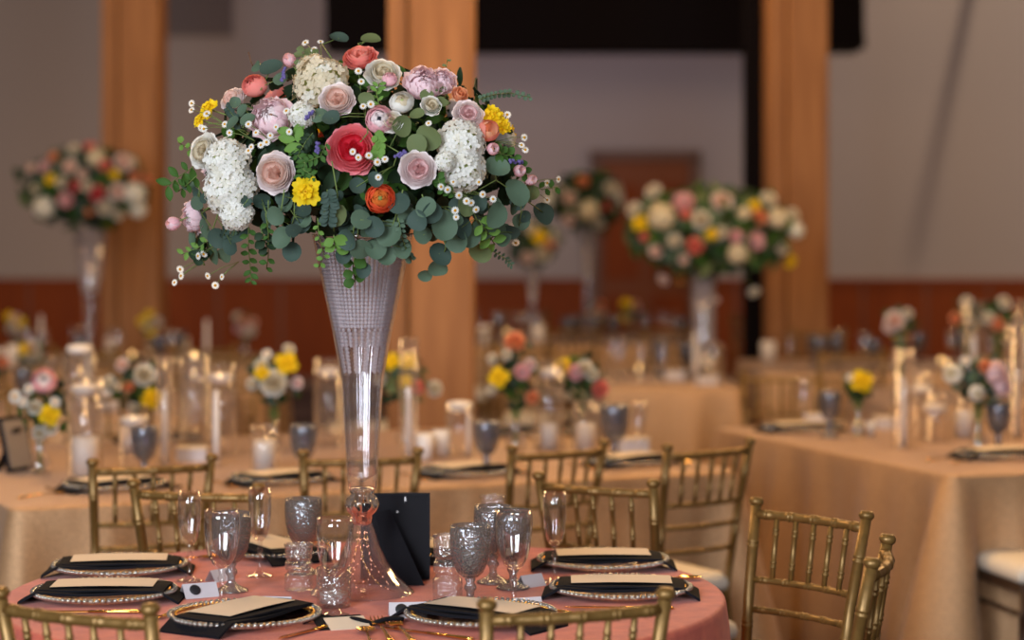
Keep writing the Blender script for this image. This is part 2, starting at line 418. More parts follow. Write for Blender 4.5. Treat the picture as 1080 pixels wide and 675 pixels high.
cloth('tablecloth', rect_out(-4.4, 12.2, Vector((1, 0)), Vector((0, 1)), 3.0, 1.3), 'tan tablecloth under the far left tall bouquet', 'tablecloth', 'sequin_cloth', 12, .03)
cloth('tablecloth', rect_out(1.35, 11.9, Vector((1, 0)), Vector((0, 1)), 2.2, 1.2), 'tan tablecloth on the distant table in front of the right timber post', 'tablecloth', 'sequin_cloth', 13, .03)
cloth('tablecloth', rect_out(-.5, 14.6, Vector((1, 0)), Vector((0, 1)), 1.9, 1.2), 'brownish tablecloth on the farthest table before the wooden door', 'tablecloth', 'sequin_cloth', 14, .03)
cloth('tablecloth', rect_out(1.66, 9.6, Vector((1, 0)), Vector((0, 1)), 2.25, 1.2), 'tan tablecloth on the table behind the large right table', 'tablecloth', 'sequin_cloth', 15, .03)

# ------------------------------------------------------------------ chiavari chairs
HW, HS = .165, .137      # half width of the back at its top and at the seat
def ringed(pts, r, n, ringr):
    """points and radii along a polyline with n turned rings"""
    pts = [Vector(p) for p in pts]
    seg = [(pts[i + 1] - pts[i]).length for i in range(len(pts) - 1)]; tot = sum(seg)
    def at(t):
        d = t * tot
        for i, s in enumerate(seg):
            if d <= s or i == len(seg) - 1: return pts[i].lerp(pts[i + 1], min(1, d / s))
            d -= s
    ts = [(0, r), (1, r)]
    for k in range(n):
        c = (k + .5) / n; e = .006 / tot
        for o_, rr in ((-1.5, r), (-1.1, ringr), (-.6, ringr), (-.3, r), (.3, r), (.6, ringr), (1.1, ringr), (1.5, r)): ts.append((c + o_ * e, rr))
    for i in range(len(pts)):
        ts.append((sum(seg[:i]) / tot, r))
    ts = sorted(set(ts)); ts = [t for i, t in enumerate(ts) if i == 0 or t[0] - ts[i - 1][0] > 1e-5]
    return [at(t[0]) for t in ts], [t[1] for t in ts]
def make_chair(label, mat='gold_paint'):
    o = thing('chiavari_chair', label, 'chair')
    def back(z):         # x half width and y of the back post at height z
        k = max(0, (z - .45) / .47)
        return HS + (HW - HS) * k, -.17 - .075 * k
    for sx in (-1, 1):
        pts = [(sx * .165, -.215, 0), (sx * .147, -.185, .25), (sx * HS, -.17, .45), (sx * (HS + HW) / 2, -.205, .70), (sx * HW, -.245, .905)]
        p, r = ringed(pts, .0125, 5, .0142)
        b = MB(); b.tube(p, r, 12); b.tube([(sx * HW, -.244, .902), (sx * HW, -.2455, .908), (sx * HW, -.246, .914), (sx * HW, -.2465, .921)], [.0125, .0175, .0175, .0125], 12)
        b.build('back_leg', mat, o)
        p, r = ringed([(sx * .185, .19, 0), (sx * .175, .175, .44)], .0125, 3, .0155)
        b = MB(); b.tube(p, r, 10); b.build('front_leg', mat, o)
    def rail(z, r, nm, bow=.022, rings=5):
        x, y = back(z); pts = [(x * (-1 + 2 * i / 12), y - bow * (1 - (-1 + i / 6) ** 2), z) for i in range(13)]
        p, rr = ringed(pts, r, rings, r * 1.16); b = MB(); b.tube(p, rr, 10); b.build(nm, mat, o)
    rail(.883, .0105, 'top_rail', rings=5); rail(.735, .0075, 'back_rail'); rail(.668, .0075, 'back_rail'); rail(.594, .0075, 'back_rail')
    for k in range(5):
        s = -1 + (k + 1) / 3
        x1, y1 = back(.735); x2, y2 = back(.883); bw = .022 * (1 - s * s)
        p, r = ringed([(s * x1 * .97, y1 - bw, .735), (s * x2 * .97, y2 - bw, .883)], .0062, 2, .0080)
        b = MB(); b.tube(p, r, 8); b.build('spindle', mat, o)
    b = MB()
    def seat(z0, z1, g, rnd=.03):
        vs = []; out = [(-.142 - g, -.18 - g), (.142 + g, -.18 - g), (.19 + g, .19 + g), (-.19 - g, .19 + g)]
        n = 4; res = []
        for i in range(4):
            p = Vector(out[i]); a = Vector(out[i - 1]); c = Vector(out[(i + 1) % 4])
            for t in range(5):
                q = t / 4; e1 = p + (a - p).normalized() * rnd; e2 = p + (c - p).normalized() * rnd
                res.append((1 - q) ** 2 * e1 + 2 * q * (1 - q) * p + q * q * e2)
        return res
    def slab(b, prof):
        vs = []; n = 20
        for g, z in prof: vs += [(p.x, p.y, z) for p in seat(0, 0, g)]
        fs = [tuple(range(n))[::-1], tuple(range((len(prof) - 1) * n, len(prof) * n))]
        for k in range(len(prof) - 1): fs += [(k * n + i, k * n + (i + 1) % n, (k + 1) * n + (i + 1) % n, (k + 1) * n + i) for i in range(n)]
        b.add(vs, fs)
    slab(b, [(-.006, .425), (0, .43), (0, .452), (-.006, .457)]); b.build('seat', mat, o, False)
    b = MB(); slab(b, [(-.012, .457), (.004, .462), (.008, .478), (.004, .497), (-.012, .510), (-.05, .516)]); b.build('cushion', 'cushion_ivory', o)
    for z in (.16, .25):
        for sx in (-1, 1):
            b = MB(); p, r = ringed([(sx * (.16), -.20, z), (sx * .18, .183, z)], .007, 2, .009); b.tube(p, r, 8); b.build('stretcher', mat, o)
    for (y, z, x) in ((.183, .20, .18), (-.20, .20, .155), (.178, .36, .176)):
        b = MB(); p, r = ringed([(-x, y, z), (x, y, z)], .007, 3, .009); b.tube(p, r, 8); b.build('stretcher', mat, o)
    return o
chair = Kind(make_chair)
def chair_at(L, Rr, label, group=None, maker=chair):   # L, Rr = (px,py) of the post tops as seen from behind the chair
    a = Vector(T(L[0], L[1], .92)); c = Vector(T(Rr[0], Rr[1], .92)); mid = (a + c) / 2; d = (c - a)
    ang = atan2(d.y, d.x); off = Vector((-sin(ang), cos(ang), 0)) * .2465
    return maker((mid.x + off.x, mid.y + off.y, 0), label, ang, group)
chair_at((97, 484), (224, 479), 'gold bamboo style chair at the long table, leftmost of its row')
chair_at((143, 506), (270, 510), 'gold bamboo style chair at the back left of the pink table, behind the champagne flutes')
chair_at((320, 475), (441, 472), 'gold bamboo style chair at the long table, seen either side of the glass vase stem')
chair_at((537, 470), (640, 463), 'gold bamboo style chair at the long table, second from the right of its row')
chair_at((569, 498), (688, 506), 'gold bamboo style chair at the back right of the pink table, behind the single flute')
chair_at((698, 469), (797, 461), 'gold bamboo style chair with visible ivory cushion at the right end of the long table')
chair_at((903, 538), (808, 526), 'gold bamboo style chair turned sideways, alone right of the pink table')
chair_at((919, 590), (937, 563), 'gold bamboo style chair seen edge on at the bottom right')
chair_at((519, 632), (697, 621), 'gold bamboo style chair in front, its rail crossing the front right of the pink table')
chair_at((-2, 620), (160, 637), 'gold bamboo style chair in the foreground at the bottom left corner')
bchair = Kind(lambda label: make_chair(label, 'brown_paint'))
bchair((1.70, 6.93, 0), 'dark brown chair with ivory cushion cut off by the right edge', pi / 2 + .2)
# chairs further back
chair((1.13, 9.3, 0), 'gold chair standing behind the gap between the two champagne tables', -.15 + pi)
for i, (x, y, rz) in enumerate(((-2.0, 10.9, pi), (-2.9, 10.9, pi), (-1.45, 10.75, pi - .1), (-.75, 11.6, .3), (.12, 12.2, -.2))):
    chair((x, y, 0), 'blurred gold chair in the middle distance behind the left tables', rz, 'blurred gold chairs behind the left tables')
for i, (x, y, rz) in enumerate(((-.3, 14.1, 0), (.35, 14.1, .1), (1.0, 14.1, 0), (.1, 16.2, pi), (.8, 16.2, pi), (1.75, 15.6, pi))):
    chair((x, y, 0), 'blurred gold chair around the farthest table by the door', rz, 'blurred gold chairs by the door')
for i, (x, y) in enumerate(((-3.35, 8.85), (-2.75, 8.8), (-2.15, 8.85), (-1.6, 8.8))):
    chair((x, y, 0), 'blurred gold chair with its back to us at the left middle table', .04 * i, 'near side chairs of the left middle table')
for i, (x, y) in enumerate(((-4.1, 12.0), (-3.5, 11.9), (-2.9, 12.0), (-2.3, 11.9), (-1.7, 12.0))):
    chair((x, y, 0), 'blurred gold chair before the table of the far left bouquet', .05 * i, 'chairs before the far left bouquet')
for i, (x, y) in enumerate(((2.15, 9.42),)):
    chair((x, y, 0), 'blurred gold chair behind the large right table', .05 * i)
for i, (x, y, rz) in enumerate(((1.75, 11.55, 0), (2.5, 11.5, 0), (1.9, 13.4, pi), (3.3, 11.12, pi))):
    chair((x, y, 0), 'blurred gold chair at the distant tables on the right', rz, 'blurred gold chairs on the right')

# ------------------------------------------------------------------ glassware
def mk_goblet(mat):
    def f(label):
        o = thing('water_goblet', label, 'goblet')
        b = MB(); b.lathe([(.004, .062), (.016, .064), (.027, .074), (.036, .093), (.0415, .118), (.043, .142), (.0425, .160), (.0405, .172), (.039, .172), (.0408, .158), (.0412, .142), (.0398, .119), (.0345, .095), (.025, .077), (.004, .068)], 32)
        b.build('bowl', mat, o)
        b = MB(); b.lathe([(.004, .066), (.011, .060), (.008, .052), (.012, .046), (.0125, .040), (.008, .034), (.0075, .024), (.013, .016), (.024, .009), (.0345, .005), (.036, .001), (.001, .0005)], 28, flute=(14, .05))
        b.build('stem', mat, o)
        return o
    return f
grey_goblet = Kind(mk_goblet('grey_glass'))
far_goblet = Kind(mk_goblet('far_grey_glass'))
def mk_clear(label):
    o = thing('wine_glass', label, 'glass')
    b = MB(); b.lathe([(.003, .078), (.010, .080), (.020, .088), (.029, .104), (.035, .130), (.0375, .160), (.0375, .185), (.0362, .200), (.0350, .200), (.0362, .185), (.0362, .160), (.0338, .131), (.0278, .106), (.019, .091), (.003, .084)], 32)
    b.build('bowl', 'clear_glass', o)
    b = MB(); b.lathe([(.004, .082), (.008, .076), (.0055, .066), (.009, .058), (.0055, .050), (.0045, .035), (.007, .018), (.016, .008), (.030, .004), (.034, .001), (.001, .0005)], 28)
    b.build('stem', 'clear_glass', o); return o
wine = Kind(mk_clear)
def mk_flute(label):
    o = thing('champagne_flute', label, 'glass')
    b = MB(); b.lathe([(.003, .080), (.010, .083), (.018, .094), (.0235, .115), (.0262, .145), (.0262, .175), (.0248, .200), (.0238, .200), (.0252, .175), (.0252, .145), (.0224, .116), (.017, .097), (.003, .086)], 28)
    b.build('bowl', 'clear_glass', o)
    b = MB(); b.lathe([(.0035, .084), (.006, .078), (.004, .068), (.0068, .060), (.004, .052), (.0038, .030), (.006, .014), (.016, .006), (.029, .003), (.031, .001), (.001, .0005)], 24)
    b.build('stem', 'clear_glass', o); return o
flute = Kind(mk_flute)
def mk_holder(h):
    def f(label):
        o = thing('votive_holder', label, 'candle holder')
        r = .031; n = 3 if h > .12 else 2; prof = [(.001, .0), (r, .001)]
        prof += [(r * 1.02, h * .33), (r * .80, h * .38), (r * .80, h * .42), (r * .96, h * .46), (r * .96, h * .60), (r * .80, h * .64), (r * .93, h * .70), (r * .98, h)]
        b = MB(); b.lathe(prof + [(r * .84, h), (r * .78, h * .72), (.001, h * .69)], 14); b.build('holder_body', 'pressed_glass', o, False)
        b = MB(); b.lathe([(r * .99, h - .006), (r * 1.05, h - .003), (r * 1.0, h + .001)], 24); b.build('holder_rim', 'pressed_glass', o)
        return o
    return f
holder_low = Kind(mk_holder(.10)); holder_tall = Kind(mk_holder(.14))
def mk_tumbler(label):
    o = thing('votive_cup', label, 'candle holder')
    b = MB(); b.lathe([(.001, .002), (.034, .001), (.036, .006), (.0365, .082), (.0345, .083), (.034, .010), (.001, .008)], 28); b.build('cup', 'pressed_glass', o)
    b = MB(); b.lathe([(.001, .009), (.030, .0095), (.030, .030), (.001, .032)], 20); b.tube([(0, 0, .03), (.001, 0, .042)], .001); b.build('wax_fill', 'wax', o)
    return o
votive_cup = Kind(mk_tumbler)
# round table glasses
flute(T(200, 613), 'clear champagne flute, leftmost on the pink table')
flute(T(274, 608), 'clear champagne flute behind the two left goblets on the pink table', .4)
flute(T(585, 614), 'clear champagne flute at the right of the pink table')
wine(T(234, 639), 'clear stemmed glass in front of the leftmost grey goblet')
wine(T(353, 650), 'clear stemmed glass in front of a round candle cup, left of the vase foot')
wine(T(542, 641), 'clear stemmed glass, nearest of the right hand cluster on the pink table')
grey_goblet(T(244, 624), 'smoky grey pressed goblet behind the clear glass at left', .3)
grey_goblet(T(320, 605), 'smoky grey pressed goblet above the short faceted candle holder', 1.)
grey_goblet(T(496, 641), 'smoky grey pressed goblet in front of the right glass cluster, beside the tall faceted holder', 2.)
grey_goblet(T(520, 615), 'smoky grey pressed goblet, rearmost tall one of the right glass cluster', 2.6)
grey_goblet(T(541, 621), 'smoky grey pressed goblet hidden behind the nearest clear glass at right', .9)
grey_goblet(T(428, 600), 'smoky grey goblet peeking over the black picture frame', .9)
holder_low(T(315, 622), 'short faceted crystal candle holder in front of a grey goblet')
holder_tall(T(472, 634), 'tall faceted crystal candle holder between the picture frame and the grey goblet')
holder_tall(T(520, 584), 'faceted crystal holder peeking above the right glass cluster')
holder_tall(T(411, 583), 'faceted crystal holder peeking above the black picture frame')
votive_cup(T(352, 640), 'round clear votive cup with a low cream candle')

# ------------------------------------------------------------------ place settings
def mk_charger(label):
    o = thing('charger_plate', label, 'plate')
    b = MB(); b.lathe([(.001, .006), (.070, .006), (.100, .010), (.146, .020), (.150, .020), (.150, .017), (.104, .005), (.075, .001), (.001, .001)], 48); b.build('plate', 'clear_glass', o)
    b = MB()
    for k in range(76):
        a = 2 * pi * k / 76; b.ball((.149 * cos(a), .149 * sin(a), .0205), .0056, 6, 4)
    b.build('beaded_rim', 'rim_glass', o)
    b = MB()
    for k in range(90):
        a = 2 * pi * k / 90; b.ball((.137 * cos(a), .137 * sin(a), .0205), .0033, 6, 4)
    b.build('gold_glint_beading', 'gold_metal', o)  # gold colour stands in for the warm reflection along the glass rim
    return o
charger = Kind(mk_charger)
def mk_napkin(label):
    o = thing('napkin', label, 'napkin')
    def layer(lx, ly, z0, th, seed):
        rr = random.Random(seed); q = rr.uniform(0, 6)
        def top(u, v):
            x = (u - .5) * lx; y = (v - .5) * ly * (1 + .12 * sin(u * 3 + q)); r = sqrt(x * x + y * y)
            z = .026 + z0 + .0025 * sin(9 * u + q) * sin(5 * v + q)
            if abs(x) > .13: z -= (abs(x) - .13) * .55
            return (x, y, z)
        b.grid(top, 18, 10)
        b.grid(lambda u, v: (top(1 - u, v)[0], top(1 - u, v)[1], top(1 - u, v)[2] - th), 18, 10)
        for e in (0, 1):
            b.grid(lambda u, v: (top(u, e)[0], top(u, e)[1], top(u, e)[2] - th * v), 18, 1)
            b.grid(lambda u, v: (top(e, u)[0], top(e, u)[1], top(e, u)[2] - th * v), 10, 1)
    b = MB(); layer(.335, .140, 0, .006, 1); b.build('lower_fold', 'black_napkin', o)
    b = MB(); layer(.27, .128, .0045, .004, 2); b.build('upper_fold', 'black_napkin', o)
    return o
napkin = Kind(mk_napkin)
def mk_menu(label):
    o = thing('menu_card', label, 'card')
    b = MB()
    def g(u, v, d=0): return ((u - .5) * .215, (v - .5) * .105, .0342 + .002 * sin(u * 3.1) - d)
    b.grid(g, 8, 3); b.grid(lambda u, v: g(1 - u, v, .0006), 8, 3)
    b.build('card_sheet', 'card_cream', o); return o
menu = Kind(mk_menu)
def mk_fork(label):
    o = thing('fork', label, 'fork')
    b = MB(); b.X = Matrix.Diagonal((1, 1, .5, 1))
    b.tube([(-.10, 0, .008), (-.085, 0, .009), (-.04, 0, .012), (.02, 0, .012), (.035, 0, .011)], [.0055, .006, .0035, .0028, .003], 8); b.build('handle', 'gold_metal', o)
    b = MB(); b.grid(lambda u, v: (.033 + .028 * u, (v - .5) * (.008 + .014 * sin(min(1, u * 1.4) * pi / 2)), .006 - .004 * sin(u * pi) + .002), 5, 4)
    for k in range(4):
        y = -.0095 + k * .0063; b.tube([(.058, y, .006), (.075, y, .0045), (.095, y, .009)], [.0017, .0016, .0008], 5)
    b.build('tines', 'gold_metal', o); return o
def mk_knife(label):
    o = thing('knife', label, 'knife')
    b = MB(); b.X = Matrix.Diagonal((1, 1, .55, 1)); b.tube([(-.11, 0, .008), (-.10, 0, .009), (-.05, 0, .009), (0, 0, .009)], [.005, .007, .0055, .005], 8); b.build('handle', 'gold_metal', o)
    b = MB(); b.X = Matrix.Identity(4)
    vs = [(0, -.006, .004), (.09, -.008, .004), (.115, .002, .004), (.09, .007, .004), (0, .005, .004)]
    b.add(vs + [(x, y, .0055) for x, y, z in vs], [(4, 3, 2, 1, 0), (5, 6, 7, 8, 9)] + [(i, (i + 1) % 5, 5 + (i + 1) % 5, 5 + i) for i in range(5)]); b.build('blade', 'gold_metal', o, False); return o
def mk_spoon(label):
    o = thing('spoon', label, 'spoon')
    b = MB(); b.X = Matrix.Diagonal((1, 1, .5, 1)); b.tube([(-.10, 0, .008), (-.085, 0, .010), (-.03, 0, .014), (.035, 0, .012)], [.0055, .006, .003, .0028], 8); b.build('handle', 'gold_metal', o)
    b = MB(); b.grid(lambda u, v: (.032 + .055 * u, .019 * (v * 2 - 1) * sin(pi * (.06 + .9 * u)) ** .6, .008 - .005 * (1 - (2 * v - 1) ** 2) * sin(pi * u)), 8, 6); b.build('bowl', 'gold_metal', o); return o
fork, knife, spoon = Kind(mk_fork), Kind(mk_knife), Kind(mk_spoon)
def mk_plain(label):
    o = thing('place_card', label, 'card')
    b = MB(); b.add([(-.036, -.020, 0), (.036, -.020, 0), (.036, 0, .030), (-.036, 0, .030), (.036, .020, 0), (-.036, .020, 0)], [(0, 1, 2, 3), (3, 2, 4, 5)]); b.build('tent_card', 'card_white', o, False); return o
plain_card = Kind(mk_plain)
def mk_favor(label):
    o = thing('place_card', label, 'card')
    b = MB(); b.add([(-.045, -.026, 0), (.045, -.026, 0), (.045, 0, .034), (-.045, 0, .034), (.045, .026, 0), (-.045, .026, 0)], [(0, 1, 2, 3), (3, 2, 4, 5)]); b.build('tent_card', 'card_white', o, False)
    b = MB(); b.X = Matrix.Translation((-.016, -.0145, .020)) @ Matrix.Rotation(math.radians(-37), 4, 'X'); b.ball((0, 0, 0), .0145, 14, 8, (1, .18, 1)); b.build('wax_seal', 'black_seal', o); return o
place_card = Kind(mk_favor)
def setting(px, py, rz, where, cards=True, flat=True, foot=None):
    p = T(px, py); d = Vector((cos(rz), sin(rz), 0)); n = Vector((-d.y, d.x, 0))
    charger(p, 'beaded glass charger plate ' + where, rz)
    napkin(p, 'folded black napkin on the glass charger ' + where, rz)
    if cards: menu(p + n * (.006), 'cream menu card on the black napkin ' + where, rz + .04)
    if flat:
        fork(p + n * .175, 'gold fork beside the glass charger ' + where, rz + pi)
        knife(p - n * .175, 'gold knife beside the glass charger ' + where, rz + pi)
    return p
def rad(px, py): p = T(px, py); return atan2(p.y - T1.y, p.x - T1.x)
S1 = [(126, 604, 'at the back left of the pink table', 0.08), (110, 632, 'at the left edge of the pink table', .0),
      (258, 657, 'at the bottom left of the pink table', 1.0), (507, 656, 'behind the front right chair rail', -.62),
      (636, 598, 'at the back right of the pink table', .0), (655, 628, 'at the right edge of the pink table', -.06),
      (288, 586, 'behind the left goblets of the pink table', 2.1), (478, 586, 'behind the upright black picture frame', 1.2)]
for px, py, wh, rz in S1: setting(px, py, rz, wh, True, py > 595)
for px, py, rz, lb in ((210, 629, .5, 'small tent card with a black seal between the left charger and the clear glass'),
                       (232, 612, .9, 'white tent card behind the left grey goblet'),
                       (430, 650, .12, 'white tent card with black seal in front of the picture frame'),
                       (292, 642, -.1, 'white tent card behind the bottom left napkin'),
                       (560, 618, .7, 'white tent card leaning near the right flute'),
                       (556, 643, .35, 'white tent card right of the nearest clear glass on the right'),
                       ):
    (place_card if 'seal' in lb else plain_card)(T(px, py), lb, rz, None, .85)
o = thing('note_card', 'small cream card lying by a black ribbon, left of the gold forks', 'card', T(366, 661), .35)
b = MB(); b.X = Matrix.Rotation(math.radians(14), 4, 'X'); b.box(0, 0, .008, .082, .058, .0014); b.build('card_sheet', 'card_cream', o, False)
b = MB(); b.X = Matrix.Rotation(math.radians(14), 4, 'X'); b.box(-.012, .008, .0055, .10, .066, .002); b.build('black_backing', 'black_napkin', o, False)
b = MB(); pth = []
for i in range(30):
    t = i / 29; pth.append((.10 * (t - .5) * 2, .012 * sin(7 * t), .004 + .010 * abs(sin(9 * t))))
b.X = Matrix.Diagonal((1, 1.6, .8, 1)); b.tube(pth, .006, 7); o = b.build('ribbon', 'black_napkin', None, True, T(372, 658)); tag(o, 'loose black ribbon lying behind the cream tent card', 'ribbon')
fork(T(424, 668), 'gold fork at the bottom edge right of the black sealed card', 1.8, None, 1.25)
fork(T(404, 667), 'gold fork at the bottom edge below the black sealed card', 1.75, None, 1.25)
spoon(T(388, 673), 'gold spoon at the bottom edge left of the two gold forks', 1.7)
spoon(T(700, 612), 'gold spoon between the two right chargers of the pink table', .1)
spoon(T(195, 591), 'gold spoon at the back left by the leftmost flute', .3)

# picture frame, back side to the camera
p = T(417, 611)
o = thing('picture_frame', 'black picture frame seen from behind with its easel leg out', 'picture frame', p, .03)
tilt = Matrix.Rotation(math.radians(-7), 4, 'X')
b = MB(); b.X = tilt; b.box(0, 0, .096, .155, .012, .192, 0, .003); b.build('frame_board', 'frame_black', o, False)
b = MB(); b.X = tilt
for sx in (-1, 1): b.box(sx * .0735, -.008, .096, .008, .008, .192)
for z in (.004, .188): b.box(0, -.008, z, .147, .008, .008)
b.build('frame_edge', 'frame_black', o, False)
b = MB(); vs = [(-.045, -.012, .150), (-.012, -.012, .158), (.066, -.085, 0.0), (-.004, -.085, 0.0), ]
b.add(vs + [(x, y - .004, z + .001) for x, y, z in vs], [(0, 1, 2, 3), (7, 6, 5, 4)] + [(i, (i + 1) % 4, 4 + (i + 1) % 4, 4 + i) for i in range(4)]); b.build('easel_leg', 'frame_black', o, False)
b = MB(); b.X = tilt; b.box(.022, -.0075, .178, .004, .003, .010); b.tube([(.004, -.006, .150), (.004, -.010, .150)], .003); b.build('hanging_hook', 'silver', o, False)

# ------------------------------------------------------------------ trumpet vase
SV = 488.5
def mk_vase(label, base_lights=True, seg=96, strands=50):
    o = thing('trumpet_vase', label, 'vase')
    def z(y): return (625 - y) / SV
    rim = .108
    outer = [(14.5, 516), (16.2, 500), (18.5, 460), (22.2, 400), (31, 350), (39.5, 310), (46.5, 275), (52, 250), (53, 247)]
    prof = [(r / SV, z(y)) for r, y in outer]
    inner = [(max(.002, r - .0025), q) for r, q in prof[::-1]]
    b = MB(); b.lathe([(.011, z(520))] + prof + inner[:-1] + [(.002, z(508))], seg, flute=(16, .012)); b.build('trumpet', 'vase_glass', o)
    b = MB(); b.lathe([(.001, z(513)), (.026, z(514)), (.028, z(518)), (.024, z(521)), (.033, z(525)), (.038, z(532)), (.033, z(539)), (.024, z(543)), (.022, z(548)), (.020, z(553)), (.001, z(554))], 32); b.build('knop', 'solid_glass', o)
    foot = [(20 / 2, 551), (13.5, 560), (18, 575), (26, 592), (38, 608), (50, 620), (54.5, 624), (55, 625)]
    fp = [(max(.02, r / SV) if i < 2 else r / SV, z(y)) for i, (r, y) in enumerate(foot)]
    b = MB(); b.lathe(fp + [(r - .003, max(.0, q - .001)) for r, q in fp[::-1]], 36, flute=(18, .012)); b.build('foot', 'vase_glass', o)
    def rad_at(q):
        for (r0, z0), (r1, z1) in zip(prof, prof[1:]):
            if z0 <= q <= z1: return r0 + (r1 - r0) * (q - z0) / (z1 - z0)
        return prof[-1][0]
    for k in range(strands):
        a = 2 * pi * k / strands; b = MB(); q = z(251); end = z((395, 345, 366, 345)[k % 4])
        while q > end:
            rr = rad_at(q) - .007
            if q < z(350): rr *= .93
            s_ = .0043
            b.ball((rr * cos(a), rr * sin(a), q), s_, 6, 4); q -= .0082
        b.tube([((rad_at(end) - .007) * cos(a), (rad_at(end) - .007) * sin(a), end), ((rad_at(z(251)) - .007) * cos(a), (rad_at(z(251)) - .007) * sin(a), z(251))], .0006, 4)
        b.build('bead_strand', 'bead_glass', o, False)
    if base_lights:
        for k in range(6):
            b = MB(); a = k * 1.05; q = [(.010, .13), (.014, .10), (.022, .07), (.036, .045), (.055, .02), (.075, .006)]
            pts = [(r_ * cos(a + i * .35), r_ * sin(a + i * .35), zz) for i, (r_, zz) in enumerate(q)]
            b.tube(pts, .0005, 4); b.mat = 1
            for i in range(len(pts) - 1):
                for t in (0, .5): pp = Vector(pts[i]).lerp(Vector(pts[i + 1]), t); b.ball(pp, .0010, 5, 3)
            b.build('fairy_light_wire', ['gold_metal', 'fairy_bead'], o)
    return o
mk_vase('large crystal beaded trumpet vase standing in the middle of the pink table').location = T(382, 625)

# ------------------------------------------------------------------ flowers (unit radius, facing +Z)
FM = {}
def patch(b, rf, zf, ph0, Phi, L0, rr, nu=5, nv=5, ruf=.0, t0=0):
    q1, q2 = rr.uniform(0, 6), rr.uniform(0, 6); off = rr.uniform(-.03, .03)
    def fn(u, v):
        s = -1 + 2 * u; L = L0 * (1 - .22 * s * s - .05 * abs(s)) + ruf * .5 * sin(5 * s + q1) * (v > .5)
        t = t0 + (L - t0) * v; wv = .45 + .55 * min(1, t * 1.8)
        a = ph0 + s * Phi * wv; r = rf(t) * (1 + ruf * sin(7 * s + q2) * t * t + off) + .012 * s
        return (r * cos(a), r * sin(a), zf(t) + ruf * .3 * sin(6 * s + q1) * t)
    b.grid(fn, nu, nv)
def rose(seed, mats, open_=1.0, lod=1):
    rr = random.Random(seed); b = MB(); K = 5
    for k in range(K):          # cupped shells, each ending in an open lip
        e = k / (K - 1); rho = .50 + .30 * e; n = (4, 4, 5, 5, 5)[k]; a0 = rr.uniform(0, 6.28); b.mat = 0 if k < 1 else (1 if k < 3 else 2)
        th1 = 1.02 + .34 * e; zz = .16 - .24 * e
        for j in range(n):
            lip = .03 + .20 * e * open_; h = rr.uniform(-.05, .07)
            patch(b, lambda t: rho * sin(pi - (pi - th1) * t) + lip * max(0, t - .70) * 1.8, lambda t: rho * .80 * cos(pi - (pi - th1) * t) + zz + h * t - lip * max(0, t - .80) ** 2 * 6, a0 + j * 2 * pi / n + rr.uniform(-.22, .22), pi / n * 1.42, 1, rr, ruf=.035, t0=.2, nu=7, nv=6)
    b.mat = 0
    for q0 in range(5):         # quartered heart: folded petals round five off centre points
        ca = q0 * 1.257 + rr.uniform(-.2, .2); cr = .235; cx, cy = cr * cos(ca), cr * sin(ca); X = b.X; b.X = Matrix.Translation((cx, cy, 0))
        for k in range(4):
            q = .05 + .055 * k; zt = .34 - .035 * k + rr.uniform(-.04, .04)
            patch(b, lambda t: q + .05 * t * t, lambda t: -.25 + t * (zt + .25), ca + pi + rr.uniform(-.3, .3), 1.9 - .1 * k, 1, rr, ruf=.06, nu=7)
        b.X = X
    b.mat = 2
    for j in range(6):
        a = j * 1.047 + rr.uniform(-.2, .2); dz_ = rr.uniform(-.14, .14); rm = rr.uniform(.62, .72)
        patch(b, lambda t: .3 + rm * sin(t * pi / 2), lambda t: -.60 + (.60 + dz_) * t - .42 * open_ * max(0, t - .6) ** 1.3 * 1.6, a, .78, 1, rr, ruf=.06, nu=9)
    return b.mesh('rose', mats)
def ranun(seed, mats, K=9, op=.38, ruf=.02):
    rr = random.Random(seed); b = MB()
    for k in range(K):
        e = k / (K - 1); rho = .26 + .74 * e; n = 4; a0 = rr.uniform(0, 6.28); b.mat = 0 if k < K * .45 else 1
        th1 = (op + .55 * e ** 1.3)
        for j in range(n):
            patch(b, lambda t: rho * sin(pi - (pi - th1) * t), lambda t: rho * cos(pi - (pi - th1) * t) * .75 + .05 - .22 * e, a0 + j * pi / 2 + rr.uniform(-.2, .2), pi / n * 1.35, 1, rr, ruf=ruf, t0=.25)
    b.mat = 2; b.ball((0, 0, .12), .17, 10, 6, (1, 1, .8))
    return b.mesh('ranunculus', mats)
def peony(seed, mats):
    rr = random.Random(seed); b = MB()
    for k in range(7):
        e = k / 6; rho = .28 + .58 * e; n = 6; a0 = rr.uniform(0, 6.28); b.mat = 0 if k < 3 else 1; th1 = .12 + .75 * e
        for j in range(n):
            patch(b, lambda t: rho * sin(pi - (pi - th1) * t), lambda t: rho * cos(pi - (pi - th1) * t) * .85, a0 + j * pi / 3 + rr.uniform(-.3, .3), .62, rr.uniform(.86, 1.06), rr, ruf=.13, t0=.3, nu=7)
    b.mat = 1
    for j in range(7):
        a = j * .9 + rr.uniform(-.2, .2); o_ = rr.uniform(.1, .45)
        patch(b, lambda t: .25 + .80 * sin(t * pi / 2), lambda t: -.65 + (.35 + o_) * t, a, .62, 1, rr, ruf=.08)
    return b.mesh('peony', mats)
